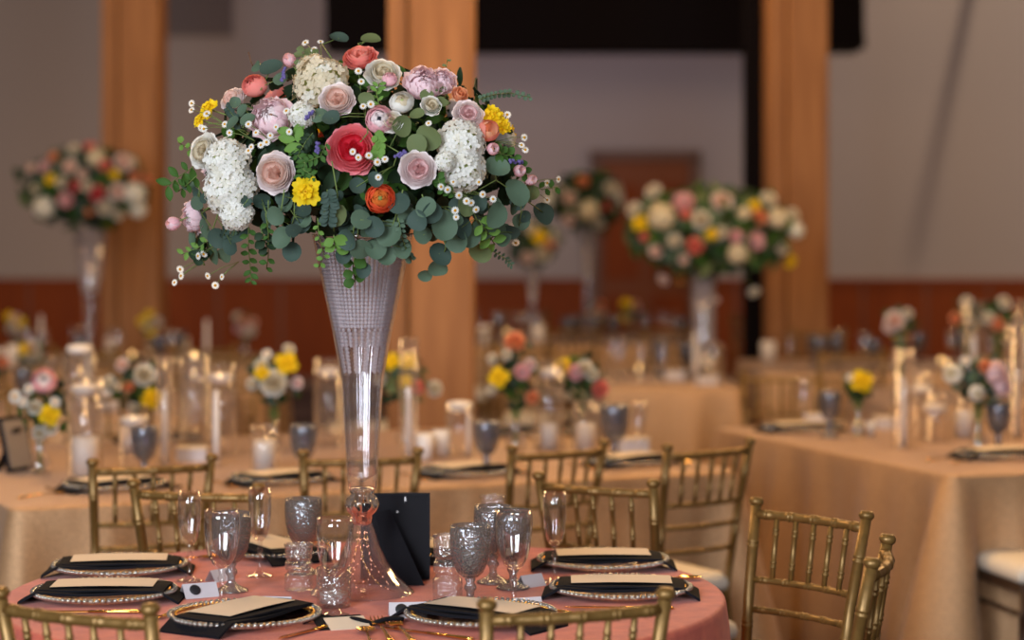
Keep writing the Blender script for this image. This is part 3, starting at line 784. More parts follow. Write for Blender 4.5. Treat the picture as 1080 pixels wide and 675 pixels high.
def hydr(seed, mats, n=125):
    rr = random.Random(seed); b = MB(); b.mat = 2; b.ball((0, 0, -.1), .74, 12, 8)
    for k in range(n):
        zc = 1 - 1.75 * (k + .5) / n; a = k * 2.39996; s_ = sqrt(max(0, 1 - zc * zc)); rr_ = rr.uniform(.80, .96)
        d = Vector((s_ * cos(a), s_ * sin(a), zc)); q = (d + Vector((rr.uniform(-.3, .3), rr.uniform(-.3, .3), rr.uniform(-.3, .3)))).to_track_quat('Z', 'Y').to_matrix().to_4x4()
        b.X = Matrix.Translation(d * rr_) @ q @ Matrix.Rotation(rr.uniform(0, 1.5), 4, 'Z'); b.mat = rr.choice((0, 0, 1))
        f = rr.uniform(.165, .23)
        for j in range(4):
            b2 = b.X; b.X = b2 @ Matrix.Rotation(j * pi / 2, 4, 'Z')
            b.add([(0, 0, 0), (f * .45, -f * .42, .02), (f * .95, -f * .30, .035), (f * 1.08, 0, .02), (f * .95, f * .30, .035), (f * .45, f * .42, .02)], [(0, 1, 2, 3, 4, 5)]); b.X = b2
    return b.mesh('hydrangea', mats, False)
def star(b, r, n, cup, wd, mt):
    b.mat = mt; X = b.X
    for j in range(n):
        b.X = X @ Matrix.Rotation(j * 2 * pi / n, 4, 'Z')
        b.grid(lambda u, v: (r * (.06 + .94 * u), r * wd * (2 * v - 1) * sin(pi * (.12 + .78 * u)), cup * u * u + .10 * r * (2 * v - 1) ** 2), 4, 2)
    b.X = X
def freesia(seed, mats):
    rr = random.Random(seed); b = MB()
    for k in range(5):
        a = k * 1.57; d = Vector((cos(a) * .50, sin(a) * .50, .12)) if k else Vector((0, 0, .3))
        q = (d * .9 + Vector((0, 0, .8))).to_track_quat('Z', 'Y').to_matrix().to_4x4(); b.X = Matrix.Translation(d) @ q
        star(b, .58, 6, .24, .44, 0); b.mat = 1; b.ball((0, 0, .08), .07, 6, 4, (1, 1, 1.6))
    b.X = Matrix.Identity(4)
    return b.mesh('freesia', mats)
def tulip(seed, mats):
    rr = random.Random(seed); b = MB()
    for lay in (0, 1):
        b.mat = lay
        for j in range(3): patch(b, lambda t: (.62 + .12 * lay) * sin(pi * (.10 + .68 * t)) + .02, lambda t: -.8 + 1.6 * t, j * 2.094 + lay * 1.05, .95, 1, rr, ruf=.02)
    return b.mesh('tulip', mats)
def daisy_mesh():
    b = MB(); star(b, 1, 13, -.12, .19, 0); b.mat = 1; b.ball((0, 0, .04), .36, 10, 6, (1, 1, .8)); return b.mesh('chamomile', ['daisy', 'ydot'])
def fm(kind):
    if kind in FM: return FM[kind]
    t, _, c = kind.partition(':')
    D = {
     'rose:blush': lambda: rose(1, ['blush_in', 'blush', 'pale']), 'rose:pale': lambda: rose(2, ['pale_in', 'pale', 'pale']), 'rose:hot': lambda: rose(3, ['hot_in', 'hot', 'hot']),
     'rose:coral': lambda: rose(4, ['coral_in', 'coral', 'coral']), 'rose:ivory': lambda: rose(5, ['ivory', 'white', 'white2'], 1.3), 'rose:peach': lambda: rose(6, ['peach_in', 'peach', 'peach']),
     'rose:red': lambda: rose(7, ['red', 'red', 'hot']), 'rose:pink': lambda: rose(8, ['pink_in', 'pink', 'pink']),
     'ran:pink': lambda: ranun(11, ['pale', 'pink', 'dark_btn'], op=.5), 'ran:orange': lambda: ranun(12, ['orange_in', 'orange', 'green_btn'], op=.5, ruf=.04), 'ran:coral': lambda: ranun(13, ['coral', 'coral', 'coral_in'], op=.25),
     'ran:ivory': lambda: ranun(14, ['ivory', 'white2', 'lime'], op=.35, ruf=.06), 'bud:pink': lambda: ranun(15, ['pink', 'pink', 'pink'], K=5, op=.1),
     'peony:pink': lambda: peony(21, ['pink_in', 'pink_in']), 'peony:pale': lambda: peony(22, ['pale', 'pink_in']), 'peony:white': lambda: peony(23, ['white', 'white2']),
     'hyd:white': lambda: hydr(31, ['white2', 'white', 'lime']), 'hyd:ivory': lambda: hydr(32, ['ivory', 'white', 'lime']),
     'fre:yellow': lambda: freesia(41, ['yellow', 'yellow_in']), 'tul:peach': lambda: tulip(51, ['peach', 'coral_in']), 'tul:pink': lambda: tulip(52, ['pink_in', 'pink']), 'daisy': daisy_mesh,
    }
    FM[kind] = D[kind](); return FM[kind]
NAMES = {'rose': 'rose', 'ran': 'ranunculus', 'bud': 'flower_bud', 'peony': 'peony', 'hyd': 'hydrangea', 'fre': 'freesia', 'tul': 'tulip', 'daisy': 'chamomile_flower'}
def orient(n, spin, tilt=0):
    return n.to_track_quat('Z', 'Y').to_matrix().to_4x4() @ Matrix.Rotation(spin, 4, 'Z')
def leaf_round(b, c, n, r, rr, asp=1.0):
    X = b.X; b.X = X @ Matrix.Translation(c) @ orient(n, rr.uniform(0, 6.28)); f = rr.uniform(-.16, .16); k = 14
    vs = [(0, 0, 0)]; 
    for q, h in ((.55, .25), (1.0, 1.0)):
        for i in range(k):
            a = 2 * pi * i / k; e = 1 + .10 * cos(a) ; y = sin(a) * r * q * asp; x = cos(a) * r * q * e
            vs.append((x, y, f * r * h * (1 + .3 * cos(2 * a)) + .22 * abs(y) * h))
    fs = [(0, 1 + i, 1 + (i + 1) % k) for i in range(k)] + [(1 + i, 1 + k + i, 1 + k + (i + 1) % k, 1 + (i + 1) % k) for i in range(k)]
    b.add(vs, fs); b.X = X
def leaf_point(b, c, n, L, wd, rr, spin=None):
    X = b.X; b.X = X @ Matrix.Translation(c) @ orient(n, rr.uniform(0, 6.28) if spin is None else spin); cv = rr.uniform(-.3, .5)
    b.grid(lambda u, v: (L * u, wd * (2 * v - 1) * sin(pi * (.03 + .94 * u)) ** .8, -cv * L * u * u + .35 * wd * abs(2 * v - 1)), 6, 2); b.X = X
class Bouquet:
    """a dome of flowers; cx, cy, rx, ry are in pixels of the frame at distance Y, and place it in the hall"""
    def __init__(s, name, label, cx, cy, rx, ry, Y, dep, seed, cat='flower arrangement'):
        s.cx, s.cy, s.rx, s.ry, s.Y, s.dep = cx, cy, rx, ry, Y, dep; s.rr = random.Random(seed)
        s.o = W(cx, cy, Y); s.root = thing(name, label, cat, s.o); s.n = {}
    def at(s, px, py, push=0.0):
        u = (px - s.cx) / s.rx; v = (py - s.cy) / s.ry; k = sqrt(max(0.0, 1 - u * u - v * v)); Y = s.Y - s.dep * k - push
        p = W(px, py, Y) - s.o; n = Vector((u, -k - .25, -v * .9 + .1)).normalized(); return p, n, Y
    def flower(s, px, py, r, kind, sy=1.0, push=0.0, face=.5, spin=None, ax=0):
        p, n, Y = s.at(px, py, push); n = n.lerp(Vector((0, -1, .12)), face).normalized()
        t = kind.split(':')[0]; rw = r * Y / F
        mt = Matrix.Translation(p - n * rw * .15) @ orient(n, s.rr.uniform(0, 6.28) if spin is None else spin)
        mt = mt @ Matrix.Diagonal((rw, rw, rw, 1))
        if sy != 1.0: mt = Matrix.Translation(p) @ Matrix.Rotation(ax, 4, 'Y') @ Matrix.Diagonal((1, 1, sy, 1)) @ Matrix.Rotation(-ax, 4, 'Y') @ Matrix.Translation(-p) @ mt
        if ((px - s.cx) / s.rx) ** 2 + ((py - s.cy) / s.ry) ** 2 > .85: s.stem_to(p)
        return link(NAMES[t], fm(kind), s.root, None, mt)
    def stem_to(s, p):
        b = MB(); c = Vector((p.x * .45, p.y * .45, p.z * .35)); b.tube([c, c.lerp(p, .55) + Vector((0, 0, .01)), p], .0016, 5); b.build('flower_stem', 'stem', s.root)
    def foliage(s, n, r, seed_in=.62, low=1.0, mats=('leaf_dark', 'leaf_green', 'leaf_blue'), pt=.5, outer=.86):
        rr = s.rr; b = MB(); sc = s.Y / F
        for i in range(n):
            d = Vector((rr.gauss(0, 1), rr.gauss(0, 1), rr.gauss(0, 1))).normalized(); q = rr.uniform(seed_in, outer)
            c = Vector((d.x * s.rx * sc * q, d.y * s.dep * q, d.z * s.ry * sc * q * (low if d.z < 0 else 1)))
            b.mat = rr.randrange(len(mats)); nn = (d + Vector((rr.uniform(-.7, .7), rr.uniform(-.7, .7), rr.uniform(-.7, .7)))).normalized()
            if rr.random() < pt: leaf_point(b, c, nn, r * rr.uniform(1.2, 2.2), r * rr.uniform(.35, .6), rr)
            else: leaf_round(b, c, nn, r * rr.uniform(.5, .9), rr)
        o = b.build('foliage', list(mats), s.root); o['kind'] = 'stuff'; return o

B = Bouquet('flower_arrangement', 'large dome of roses, hydrangea and eucalyptus in the central trumpet vase', 385, 178, 192, 132, 4.75, .34, 4)
big = [ (355,103,21,'rose:blush',1), (338,86,32,'hyd:ivory',.95), (379,57,22,'rose:coral',.62), (404,75,21,'rose:ivory',.9), (411,82,8,'bud:pink',1), (447,86,23,'peony:pink',.8),(468,84,15,'peony:pink',1),
 (424,106,14,'ran:ivory',.8), (400,125,15.5,'ran:pink',1), (412,127,14,'rose:ivory',1), (371,156,28,'rose:hot',1.06), (401,209,16,'ran:orange',1), (441,178,21,'rose:pale',1), (288,182,24,'rose:blush',1),
 (487,150,27,'hyd:white',1.0), (489,178,26,'hyd:white',1.0), (237,170,26,'hyd:white',1.0), (241,200,30,'hyd:white',1.0), (248,226,19,'hyd:white',1.0), (201,229,17,'peony:pale',1.15), (182,236,10,'tul:pink',1),
 (284,122,25,'peony:pale',.95), (266,88,15,'ran:coral',.8), (243,103,17,'rose:blush',.85), (323,202,16,'fre:yellow',1), (220,115,12,'fre:yellow',1), (211,127,9,'fre:yellow',1),
 (515,138,16,'tul:peach',.9), (520,122,12,'fre:yellow',1), (531,133,9,'fre:yellow',1), (494,119,18,'rose:pale',.9), (486,98,11,'rose:peach',.8), (212,158,17,'rose:ivory',1.3), (305,63,9,'tul:pink',1.2),
 (548,180,9,'tul:pink',1), (560,190,9,'tul:pink',.8), (318,120,15,'hyd:white',1), (520,157,9,'tul:pink',1), (329,72,18,'hyd:ivory',.9), (470,170,12,'hyd:white',1),(455,110,12,'rose:ivory',1) ]
for (x, y, r, k, sy) in big:
    fc = .7 if k in ('rose:hot', 'ran:orange', 'rose:pale', 'ran:pink') and r > 14 else .30
    if (x, y) == (379, 57): fc = .1
    B.flower(x, y, r, k, sy, push=.03 if r < 24 else 0, face=fc)
# the far side of the dome
for i in range(26):
    a = pi * (i + .5) / 26 * .94 + .1; el = R.uniform(.0, 1.1); kd = R.choice(['rose:blush', 'hyd:white', 'rose:pale', 'peony:pink', 'rose:ivory', 'rose:coral', 'fre:yellow'])
    sc = B.Y / F; d = Vector((cos(a) * cos(el), sin(a) * cos(el), sin(el))); c = Vector((d.x * B.rx * sc * .88, d.y * B.dep * .9, d.z * B.ry * sc * .80 - .02)); rw = R.uniform(.032, .05)
    link(NAMES[kd.split(':')[0]], fm(kd), B.root, None, Matrix.Translation(c) @ orient(d, R.uniform(0, 6)) @ Matrix.Diagonal((rw, rw, rw, 1)))
B.foliage(1500, .028, .45, .62, ('leaf_dark', 'leaf_dark', 'leaf_green', 'leaf_dark'), .75)
# silver dollar eucalyptus: each branch a stem with its own leaves (px, py, r)
euc = [
 ([(470,222),(468,239),(470,262),(462,283)], [(468,239,17),(456,224,12),(481,252,14),(463,268,14),(462,282,11),(449,290,8),(446,248,11)]),
 ([(505,200),(523,190),(546,205),(574,225)], [(523,177,14),(546,204,16),(574,226,13),(560,203,10)]),
 ([(515,225),(525,240),(512,262),(498,270)], [(524,226,15),(512,240,15),(528,248,13),(508,266,13),(495,250,12),(540,245,10)]),
 ([(350,170),(356,205),(352,230)], [(352,228,14),(345,212,8)]),
 ([(300,200),(296,225),(300,248),(308,265)], [(292,228,11),(299,250,13),(309,266,11),(310,243,9)]),
 ([(425,200),(418,225),(412,245),(408,262)], [(412,246,15),(425,262,12),(395,240,12),(407,270,12),(380,232,12),(420,215,13)]),
 ([(375,225),(372,250),(382,272),(378,285)], [(366,252,12),(380,262,13),(383,284,9),(396,262,12),(362,268,10)]),
 ([(445,205),(452,222),(455,235)], [(450,218,12),(440,232,12),(430,226,12)]),
 ([(450,160),(453,146),(440,152)], [(453,146,15),(440,152,12)]),
 ([(230,225),(222,250),(210,268),(216,280)], [(212,262,15),(226,266,13),(205,250,10),(244,258,13),(252,246,13),(236,270,10)]),
 ([(225,215),(212,225),(222,238)], [(219,243,13),(208,215,8),(230,250,12)]),
 ([(275,95),(285,74),(272,66)], [(285,72,13),(270,70,7),(296,84,9)]),
 ([(350,62),(340,47),(357,40)], [(357,41,11)]),
 ([(380,62),(378,46),(391,42)], [(392,42,11)]),
 ([(385,120),(388,140),(380,150)], [(387,105,9),(350,125,10),(336,122,10)]),
 ([(500,225),(505,236)], [(492,216,12),(478,232,10),(487,240,12),(505,214,10)]),
 ([(402,150),(420,160),(415,175)], [(424,133,12),(396,190,9),(376,197,10)]),
 ([(255,110),(262,120),(256,135)], [(255,117,8),(248,108,7),(262,126,9),(246,130,9)]),
 ([(470,102),(457,105),(452,112)], [(450,101,8),(457,114,9),(466,108,8),(440,120,9)]),
]
mats = ['leaf_silver', 'leaf_blue', 'leaf_olive', 'stem']
for stem, lv in euc:
    b = MB(); b.mat = 3
    sp_ = [B.at(x, y, .004)[0] for x, y in stem]; b.tube(sp_, .0014, 5)
    for (x, y, r) in lv:
        p, n, Y = B.at(x, y, .016 + B.rr.uniform(-.012, .025)); b.mat = 2 if (y < 160 and x < 470 and x > 380) or (B.rr.random() < .12) else B.rr.choice((0, 0, 1))
        nn = (n.lerp(Vector((0, -1, .15)), .45) + Vector((B.rr.uniform(-.55, .55), 0, B.rr.uniform(-.55, .55)))).normalized()
        if (y < 50): nn = Vector((.1, -.55, .8)).normalized()
        leaf_round(b, p, nn, r * Y / F, B.rr, B.rr.uniform(.82, 1.0))
        b.mat = 3; nq = min([sp_[i_].lerp(sp_[i_ + 1], t_ / 6) for i_ in range(len(sp_) - 1) for t_ in range(7)], key=lambda q_: (q_ - p).length); b.tube([p, p.lerp(nq, .5) + Vector((0, .004, .003)), nq], .0008, 4)
    b.build('eucalyptus_branch', mats, B.root)
# trailing random eucalyptus round the lower rim
for i in range(11):
    t = i / 10; x = 215 + 335 * t + B.rr.uniform(-6, 6); yb = 226 + 18 * sin(pi * (.08 + .84 * t)) + B.rr.uniform(-12, 6)
    b = MB(); b.mat = 3; sp_ = [B.at(x, yb - 24)[0], B.at(x, yb - 6)[0], B.at(x + B.rr.uniform(-5, 5), yb + 8)[0]]; b.tube(sp_, .0012, 5)
    for k in range(5):
        px, py = x + B.rr.uniform(-12, 12), yb - 26 + k * 7 + B.rr.uniform(-3, 3); p, n, Y = B.at(px, py, B.rr.uniform(-.05, -.005)); b.mat = B.rr.choice((0, 1, 1))
        leaf_round(b, p, (n.lerp(Vector((0, -1, 0)), .4) + Vector((B.rr.uniform(-.9, .9), 0, B.rr.uniform(-.9, .9)))).normalized(), B.rr.uniform(6, 11) * Y / F, B.rr)
        b.mat = 3; nq = min(sp_, key=lambda q_: (q_ - p).length); b.tube([p, p.lerp(nq, .5), nq], .0008, 4)
    b.build('eucalyptus_branch', mats, B.root)
# small leaved sprigs: polyline, leaf length px, count, material
def sprig(pts, L, n, mt, wd=.45, nm='leaf_sprig', push=.02):
    b = MB(); b.mat = 1; P3 = [B.at(x, y, push)[0] for x, y in pts]; b.tube(P3, .0011, 5); b.mat = 0; tot = len(P3) - 1
    for k in range(n):
        t = (k + .6) / n * tot; i = min(int(t), tot - 1); c = P3[i].lerp(P3[i + 1], t - i); d = (P3[i + 1] - P3[i]).normalized()
        side = d.cross(Vector((0, -1, 0))).normalized() * (1 if k % 2 else -1)
        x = (side + d * .7 + Vector((0, -.2, 0))).normalized(); z = Vector((B.rr.uniform(-.3, .3), -1, B.rr.uniform(-.2, .4))).normalized(); y = z.cross(x).normalized(); z = x.cross(y)
        X = Matrix(((x.x, y.x, z.x, c.x), (x.y, y.y, z.y, c.y), (x.z, y.z, z.z, c.z), (0, 0, 0, 1))); b.X = X; LL = L * 4.6 / F * B.rr.uniform(.8, 1.15)
        b.grid(lambda u, v: (LL * u, LL * wd * (2 * v - 1) * sin(pi * (.03 + .94 * u)) ** .8, .1 * LL * abs(2 * v - 1)), 5, 2); b.X = Matrix.Identity(4)
    b.build(nm, [mt, 'stem'], B.root)
sprig([(205,175),(195,182),(184,190),(176,198)], 15, 7, 'leaf_green', .26)
sprig([(208,185),(197,195),(188,202)], 12, 6, 'leaf_green', .26)
sprig([(215,160),(200,158),(188,150)], 8, 6, 'leaf_bright')
sprig([(320,155),(312,148),(308,138)], 18, 5, 'leaf_bright', .3); sprig([(322,165),(318,178),(332,186)], 8, 10, 'leaf_green', .28); sprig([(345,150),(338,165),(325,170)], 8, 10, 'leaf_green', .28)
sprig([(300,150),(310,160),(322,172),(318,186)], 8, 14, 'leaf_green', .28); sprig([(330,140),(322,150),(312,168)], 8, 12, 'leaf_dark', .28)
sprig([(505,105),(520,100),(538,98),(560,103)], 5, 22, 'leaf_silver', .5)
sprig([(232,255),(240,240),(252,222),(262,210)], 7, 24, 'leaf_blue', .35); sprig([(240,262),(246,248),(250,236)], 6, 20, 'leaf_silver', .3)
sprig([(262,240),(262,262),(264,282),(265,298)], 9, 13, 'leaf_green', .3); sprig([(280,225),(283,245),(283,270),(281,284)], 9, 9, 'leaf_green', .3)
sprig([(335,230),(336,248),(342,270),(336,282)], 7, 10, 'leaf_bright', .35); sprig([(352,248),(354,262)], 14, 5, 'leaf_bright', .4)
sprig([(374,270),(372,284),(375,298)], 13, 6, 'leaf_green', .45); sprig([(420,230),(424,250),(430,268),(434,274)], 6, 22, 'leaf_silver', .35)
sprig([(505,232),(514,245),(522,258)], 15, 8, 'leaf_bright', .3); sprig([(345,200),(348,215),(346,235)], 10, 18, 'leaf_blue', .4)
sprig([(320,80),(318,62),(322,52),(336,62)], 10, 10, 'leaf_olive', .35); sprig([(480,205),(466,200),(462,188)], 9, 10, 'leaf_green', .35)
sprig([(395,140),(402,150),(398,165)], 9, 12, 'leaf_bright', .4); sprig([(400,112),(397,98),(400,88)], 8, 8, 'leaf_bright', .25); sprig([(520,160),(540,165),(556,185)], 10, 12, 'leaf_green', .4)
sprig([(520,265),(532,272),(540,280)], 5, 12, 'leaf_silver', .3); sprig([(550,190),(572,200),(588,197)], 9, 6, 'leaf_green', .35); sprig([(225,250),(208,262),(192,268)], 9, 8, 'leaf_bright', .3)
sprig([(238,112),(246,122),(252,132)], 7, 14, 'leaf_blue', .5); sprig([(460,98),(468,90),(472,62)], 5, 10, 'leaf_olive', .3)
sprig([(215,280),(212,270),(220,255)], 13, 6, 'leaf_dark', .4); sprig([(275,240),(282,262)], 12, 6, 'leaf_dark', .4)
for x0, y0, x1, y1 in ((335,255,345,262),(345,262,430,238),(430,238,452,232),(344,250,440,246),(262,55,268,72)):
    b = MB(); b.tube([B.at(x0, y0, .0)[0], B.at((x0 + x1) / 2, (y0 + y1) / 2 + 3, .01)[0], B.at(x1, y1, .0)[0]], .0016, 5); b.build('twig', 'twig', B.root)
# chamomile sprigs: stems with flower heads
cham = [ [(270,140),(262,131),(275,153),(265,155)], [(291,134),(305,139),(285,143),(281,150),(302,117)], [(389,164),(398,171),(406,168),(399,187),(378,166)], [(465,197),(472,200),(484,206),(492,212),(478,192)],
 [(505,192),(509,205),(520,210),(497,214),(502,221)], [(480,222),(481,229)], [(577,211),(577,193),(589,189)], [(553,145),(550,153),(554,158),(535,121)], [(202,109),(202,116),(212,135)], [(234,292),(227,301),(219,291)],
 [(190,284),(191,291),(184,298)], [(209,270),(215,268)], [(322,45),(338,44),(331,52)], [(381,86),(378,75)], [(391,110),(383,112)], [(242,140),(237,131),(262,159)], [(544,256),(240,282)][:1], [(218,120),(215,136)], [(372,160)], [(452,130)] ]
for cl in cham:
    b = MB(); rt = Vector((0, 0, 0)); heads = []
    cxm = sum(p[0] for p in cl) / len(cl); cym = sum(p[1] for p in cl) / len(cl); inx = cxm + (385 - cxm) * .16; iny = cym + (178 - cym) * .16
    p0 = B.at(inx, iny, .0)[0]
    for (x, y) in cl:
        p, n, Y = B.at(x, y, .045); b.tube([p0, p0.lerp(p, .6) + Vector((0, 0, .004)), p], .0007, 4); heads.append((p, n, Y))
    st = b.build('chamomile_sprig', 'stem', B.root)
    for p, n, Y in heads:
        nn = (n.lerp(Vector((0, -1, .1)), .6) + Vector((B.rr.uniform(-.35, .35), 0, B.rr.uniform(-.35, .35)))).normalized(); rw = B.rr.uniform(3.6, 4.5) * Y / F
        link('chamomile_flower', fm('daisy'), st, None, Matrix.Translation(p) @ orient(nn, B.rr.uniform(0, 6)) @ Matrix.Diagonal((rw, rw, rw, 1)))
# lavender blue spikes
for (x0, y0, x1, y1) in ((298,85,300,72),(336,150,334,160),(418,165,428,160),(538,170,552,172),(333,64,340,70),(330,118,322,124)):
    b = MB(); 
    for k in range(12):
        t = k / 11; p = B.at(x0 + (x1 - x0) * t, y0 + (y1 - y0) * t, .04)[0]; b.ball(p + Vector((B.rr.uniform(-.003, .003), B.rr.uniform(-.003, .003), B.rr.uniform(-.003, .003))), .0036, 6, 4)
    b.build('lavender_spike', 'lav', B.root)

# distant tall bouquets
def far_bouquet(name, label, cx, cy, rx, ry, Y, dep, seed, fl, nl=260, lr=.04, cat='flower arrangement', extra=8, lmats=('leaf_dark', 'leaf_green', 'leaf_blue')):
    q = Bouquet(name, label, cx, cy, rx, ry, Y, dep, seed, cat)
    for (x, y, r, k) in fl: q.flower(x, y, r * .88, k, 1, push=.01, face=.4)
    sc = Y / F
    for i in range(extra):
        a = pi * (i + .5) / extra; el = q.rr.uniform(0, .9); kd = q.rr.choice(['rose:blush', 'hyd:white', 'rose:pale', 'rose:ivory']); d = Vector((cos(a) * cos(el), sin(a) * cos(el), sin(el)))
        rw = fl[0][2] * sc * 1.1; link(NAMES[kd.split(':')[0]], fm(kd), q.root, None, Matrix.Translation(Vector((d.x * rx * sc * .85, d.y * dep * .85, d.z * ry * sc * .8))) @ orient(d, 0) @ Matrix.Diagonal((rw, rw, rw, 1)))
    q.foliage(nl, lr, .6, 1.0, lmats, .5, .95); return q
far_bouquet('flower_arrangement', 'tall blurred bouquet of pink, red and white flowers in front of the left post', 92, 198, 72, 46, 12.8, .36, 5,
 [(77,156,8,'rose:ivory'),(95,153,8,'rose:coral'),(101,166,12,'hyd:ivory'),(110,173,8,'rose:coral'),(130,170,12,'rose:blush'),(55,164,7,'rose:peach'),(73,175,10,'rose:blush'),(46,175,8,'rose:pink'),(32,177,7,'rose:blush'),
  (53,189,7,'fre:yellow'),(68,211,10,'rose:pink'),(78,196,7,'rose:red'),(102,204,10,'rose:red'),(91,196,7,'rose:ivory'),(124,202,11,'rose:blush'),(110,219,10,'rose:ivory'),(46,219,14,'hyd:white'),(142,204,14,'hyd:white'),
  (121,184,6,'fre:yellow'),(142,186,7,'rose:peach'),(156,189,7,'rose:peach'),(146,221,11,'hyd:white'),(94,223,6,'rose:peach'),(124,227,7,'rose:ivory'),(37,198,7,'rose:ivory'),(64,192,7,'rose:ivory'),(86,184,7,'rose:blush')], 420, .055)
far_bouquet('flower_arrangement', 'wide blurred bouquet of cream, pink and yellow flowers left of the right post', 750, 245, 98, 52, 11.4, .36, 6,
 [(688,200,11,'rose:ivory'),(697,228,17,'hyd:ivory'),(721,211,13,'rose:pink'),(723,226,7,'rose:coral'),(740,231,12,'rose:ivory'),(675,235,10,'fre:yellow'),(667,220,10,'rose:ivory'),(679,250,6,'rose:coral'),(733,260,11,'rose:coral'),
  (711,254,9,'rose:ivory'),(691,265,9,'rose:blush'),(762,211,14,'rose:blush'),(751,247,7,'fre:yellow'),(760,245,8,'rose:ivory'),(777,249,9,'rose:pink'),(799,254,11,'rose:pink'),(778,268,13,'hyd:ivory'),(803,228,10,'rose:peach'),
  (821,230,13,'hyd:ivory'),(838,226,10,'rose:ivory'),(841,243,10,'hyd:white'),(797,217,8,'fre:yellow'),(812,209,11,'rose:ivory'),(834,276,9,'fre:yellow'),(699,296,8,'rose:blush'),(754,318,6,'rose:blush'),(796,309,8,'rose:ivory'),(721,274,7,'rose:blush'),(785,225,9,'hyd:ivory'),(826,262,8,'rose:ivory')], 620, .05, lmats=('leaf_silver', 'leaf_green', 'leaf_olive'))
far_bouquet('flower_arrangement', 'dim blurred bouquet before the door, left of the wide cream one', 618, 213, 40, 34, 15.4, .28, 7,
 [(621,222,13,'hyd:ivory'),(601,209,9,'rose:blush'),(640,217,7,'rose:red'),(645,198,9,'rose:ivory'),(615,190,8,'rose:peach'),(600,232,8,'rose:pale'),(632,236,8,'rose:ivory'),(590,200,7,'rose:ivory')], 260, .06)
far_bouquet('flower_arrangement', 'small blurred yellow and cream bouquet peeking right of the central bouquet', 562, 256, 28, 30, 15.0, .15, 8,
 [(569,250,9,'fre:yellow'),(573,268,10,'rose:ivory'),(556,272,8,'rose:blush'),(560,240,8,'rose:ivory'),(580,258,7,'rose:peach')], 130, .045)
def far_vase(px, ybot, yrim, rt, rb, label, Y, straight=False):
    base = W(px, ybot, Y); base.z = TZ; sc = Y / F; h = CAMZ - (yrim - HY) * sc - TZ
    o = thing('tall_vase', label, 'vase', base)
    if straight: prof = [(.001, .002), (.07, .002), (.07, .012), (rb * sc, .02), (rb * sc, h * .5), (rt * sc, h), (rt * sc - .004, h), (rb * sc - .004, .03), (.001, .03)]
    else: prof = [(.001, .001), (.085, .002), (.03, .06), (.022, .12), (.036, .14), (.022, .165), (.03, .2), (rt * sc * .45, h * .5), (rt * sc, h), (rt * sc - .004, h), (rt * sc * .45 - .004, h * .5), (.02, .2)]
    b = MB(); b.lathe(prof, 28); b.build('vase_body', 'vase_glass', o)
    for k in range(16):
        a = 2 * pi * k / 16; b = MB(); z = h * .985
        while z > h * (.1 if straight else .52):
            t = z / h; rr_ = (rt * sc if straight else rt * sc * (.45 + .55 * max(0, (t - .5) / .5))) - .012; b.ball((rr_ * cos(a), rr_ * sin(a), z), .010, 6, 4); z -= .019
        b.build('bead_strand', 'bead_glass', o, False)
    return o
far_vase(95, 0, 243, 18, 5, 'crystal trumpet vase under the far left tall bouquet', 12.8)
far_vase(742, 0, 283, 12.5, 12.5, 'straight crystal column vase under the wide right bouquet', 11.4, True)
far_vase(620, 0, 240, 9, 7, 'dim crystal vase under the bouquet before the door', 15.4)
far_vase(562, 0, 282, 7, 6, 'slim crystal vase under the small yellow and cream bouquet', 15.0)

# ------------------------------------------------------------------ table decor behind
def mk_tube(r, h, nm='cylinder_vase'):
    def f(label):
        o = thing(nm, label, 'glass cylinder')
        b = MB(); b.lathe([(.001, .001), (r, .001), (r, h), (r - .0025, h), (r - .0025, .006), (.001, .006)], 28); b.build('cylinder', 'tube_glass', o)
        b = MB(); b.lathe([(r - .003, h - .003), (r + .0012, h - .002), (r + .0012, h + .001), (r - .003, h + .001)], 28); b.build('rim', 'clear_glass', o)
        return o
    return f
tubeA, tubeB, tubeC, tubeD = Kind(mk_tube(.05, .28)), Kind(mk_tube(.035, .30)), Kind(mk_tube(.05, .18)), Kind(mk_tube(.028, .36))
def mk_pillar(h, r):
    def f(label):
        o = thing('pillar_candle', label, 'candle')
        b = MB(); b.lathe([(.001, .007), (r, .007), (r * 1.0, h), (r * .8, h + .003), (r * .55, h - .002), (.001, h - .004)], 24); b.build('wax_body', 'wax', o)
        b = MB(); b.tube([(0, 0, h - .004), (.001, 0, h + .010)], .0012, 5); b.build('wick', 'wick', o); return o
    return f
pillar, pillar_s = Kind(mk_pillar(.125, .043)), Kind(mk_pillar(.09, .03))
def mk_float(label):
    o = thing('floating_candle', label, 'candle')
    b = MB(); b.lathe([(.001, 0), (.028, .002), (.045, .016), (.047, .028), (.040, .036), (.012, .040), (.001, .041)], 24); b.build('wax_body', 'wax', o)
    b = MB(); b.tube([(0, 0, .040), (.001, 0, .052)], .0012, 5); b.build('wick', 'wick', o); return o
floatc = Kind(mk_float)
def mk_taper(label):
    o = thing('taper_candle', label, 'candle')
    b = MB(); b.lathe([(.001, .008), (.0115, .008), (.011, .12), (.0085, .24), (.004, .252), (.001, .254)], 14); b.build('wax_body', 'wax', o)
    b = MB(); b.tube([(0, 0, .253), (.001, 0, .265)], .001, 5); b.build('wick', 'wick', o)
    b = MB(); b.lathe([(.001, .002), (.024, .002), (.022, .012), (.014, .018), (.014, .03), (.0118, .03), (.0118, .012), (.001, .010)], 16); b.build('holder', 'clear_glass', o); return o
taper = Kind(mk_taper)
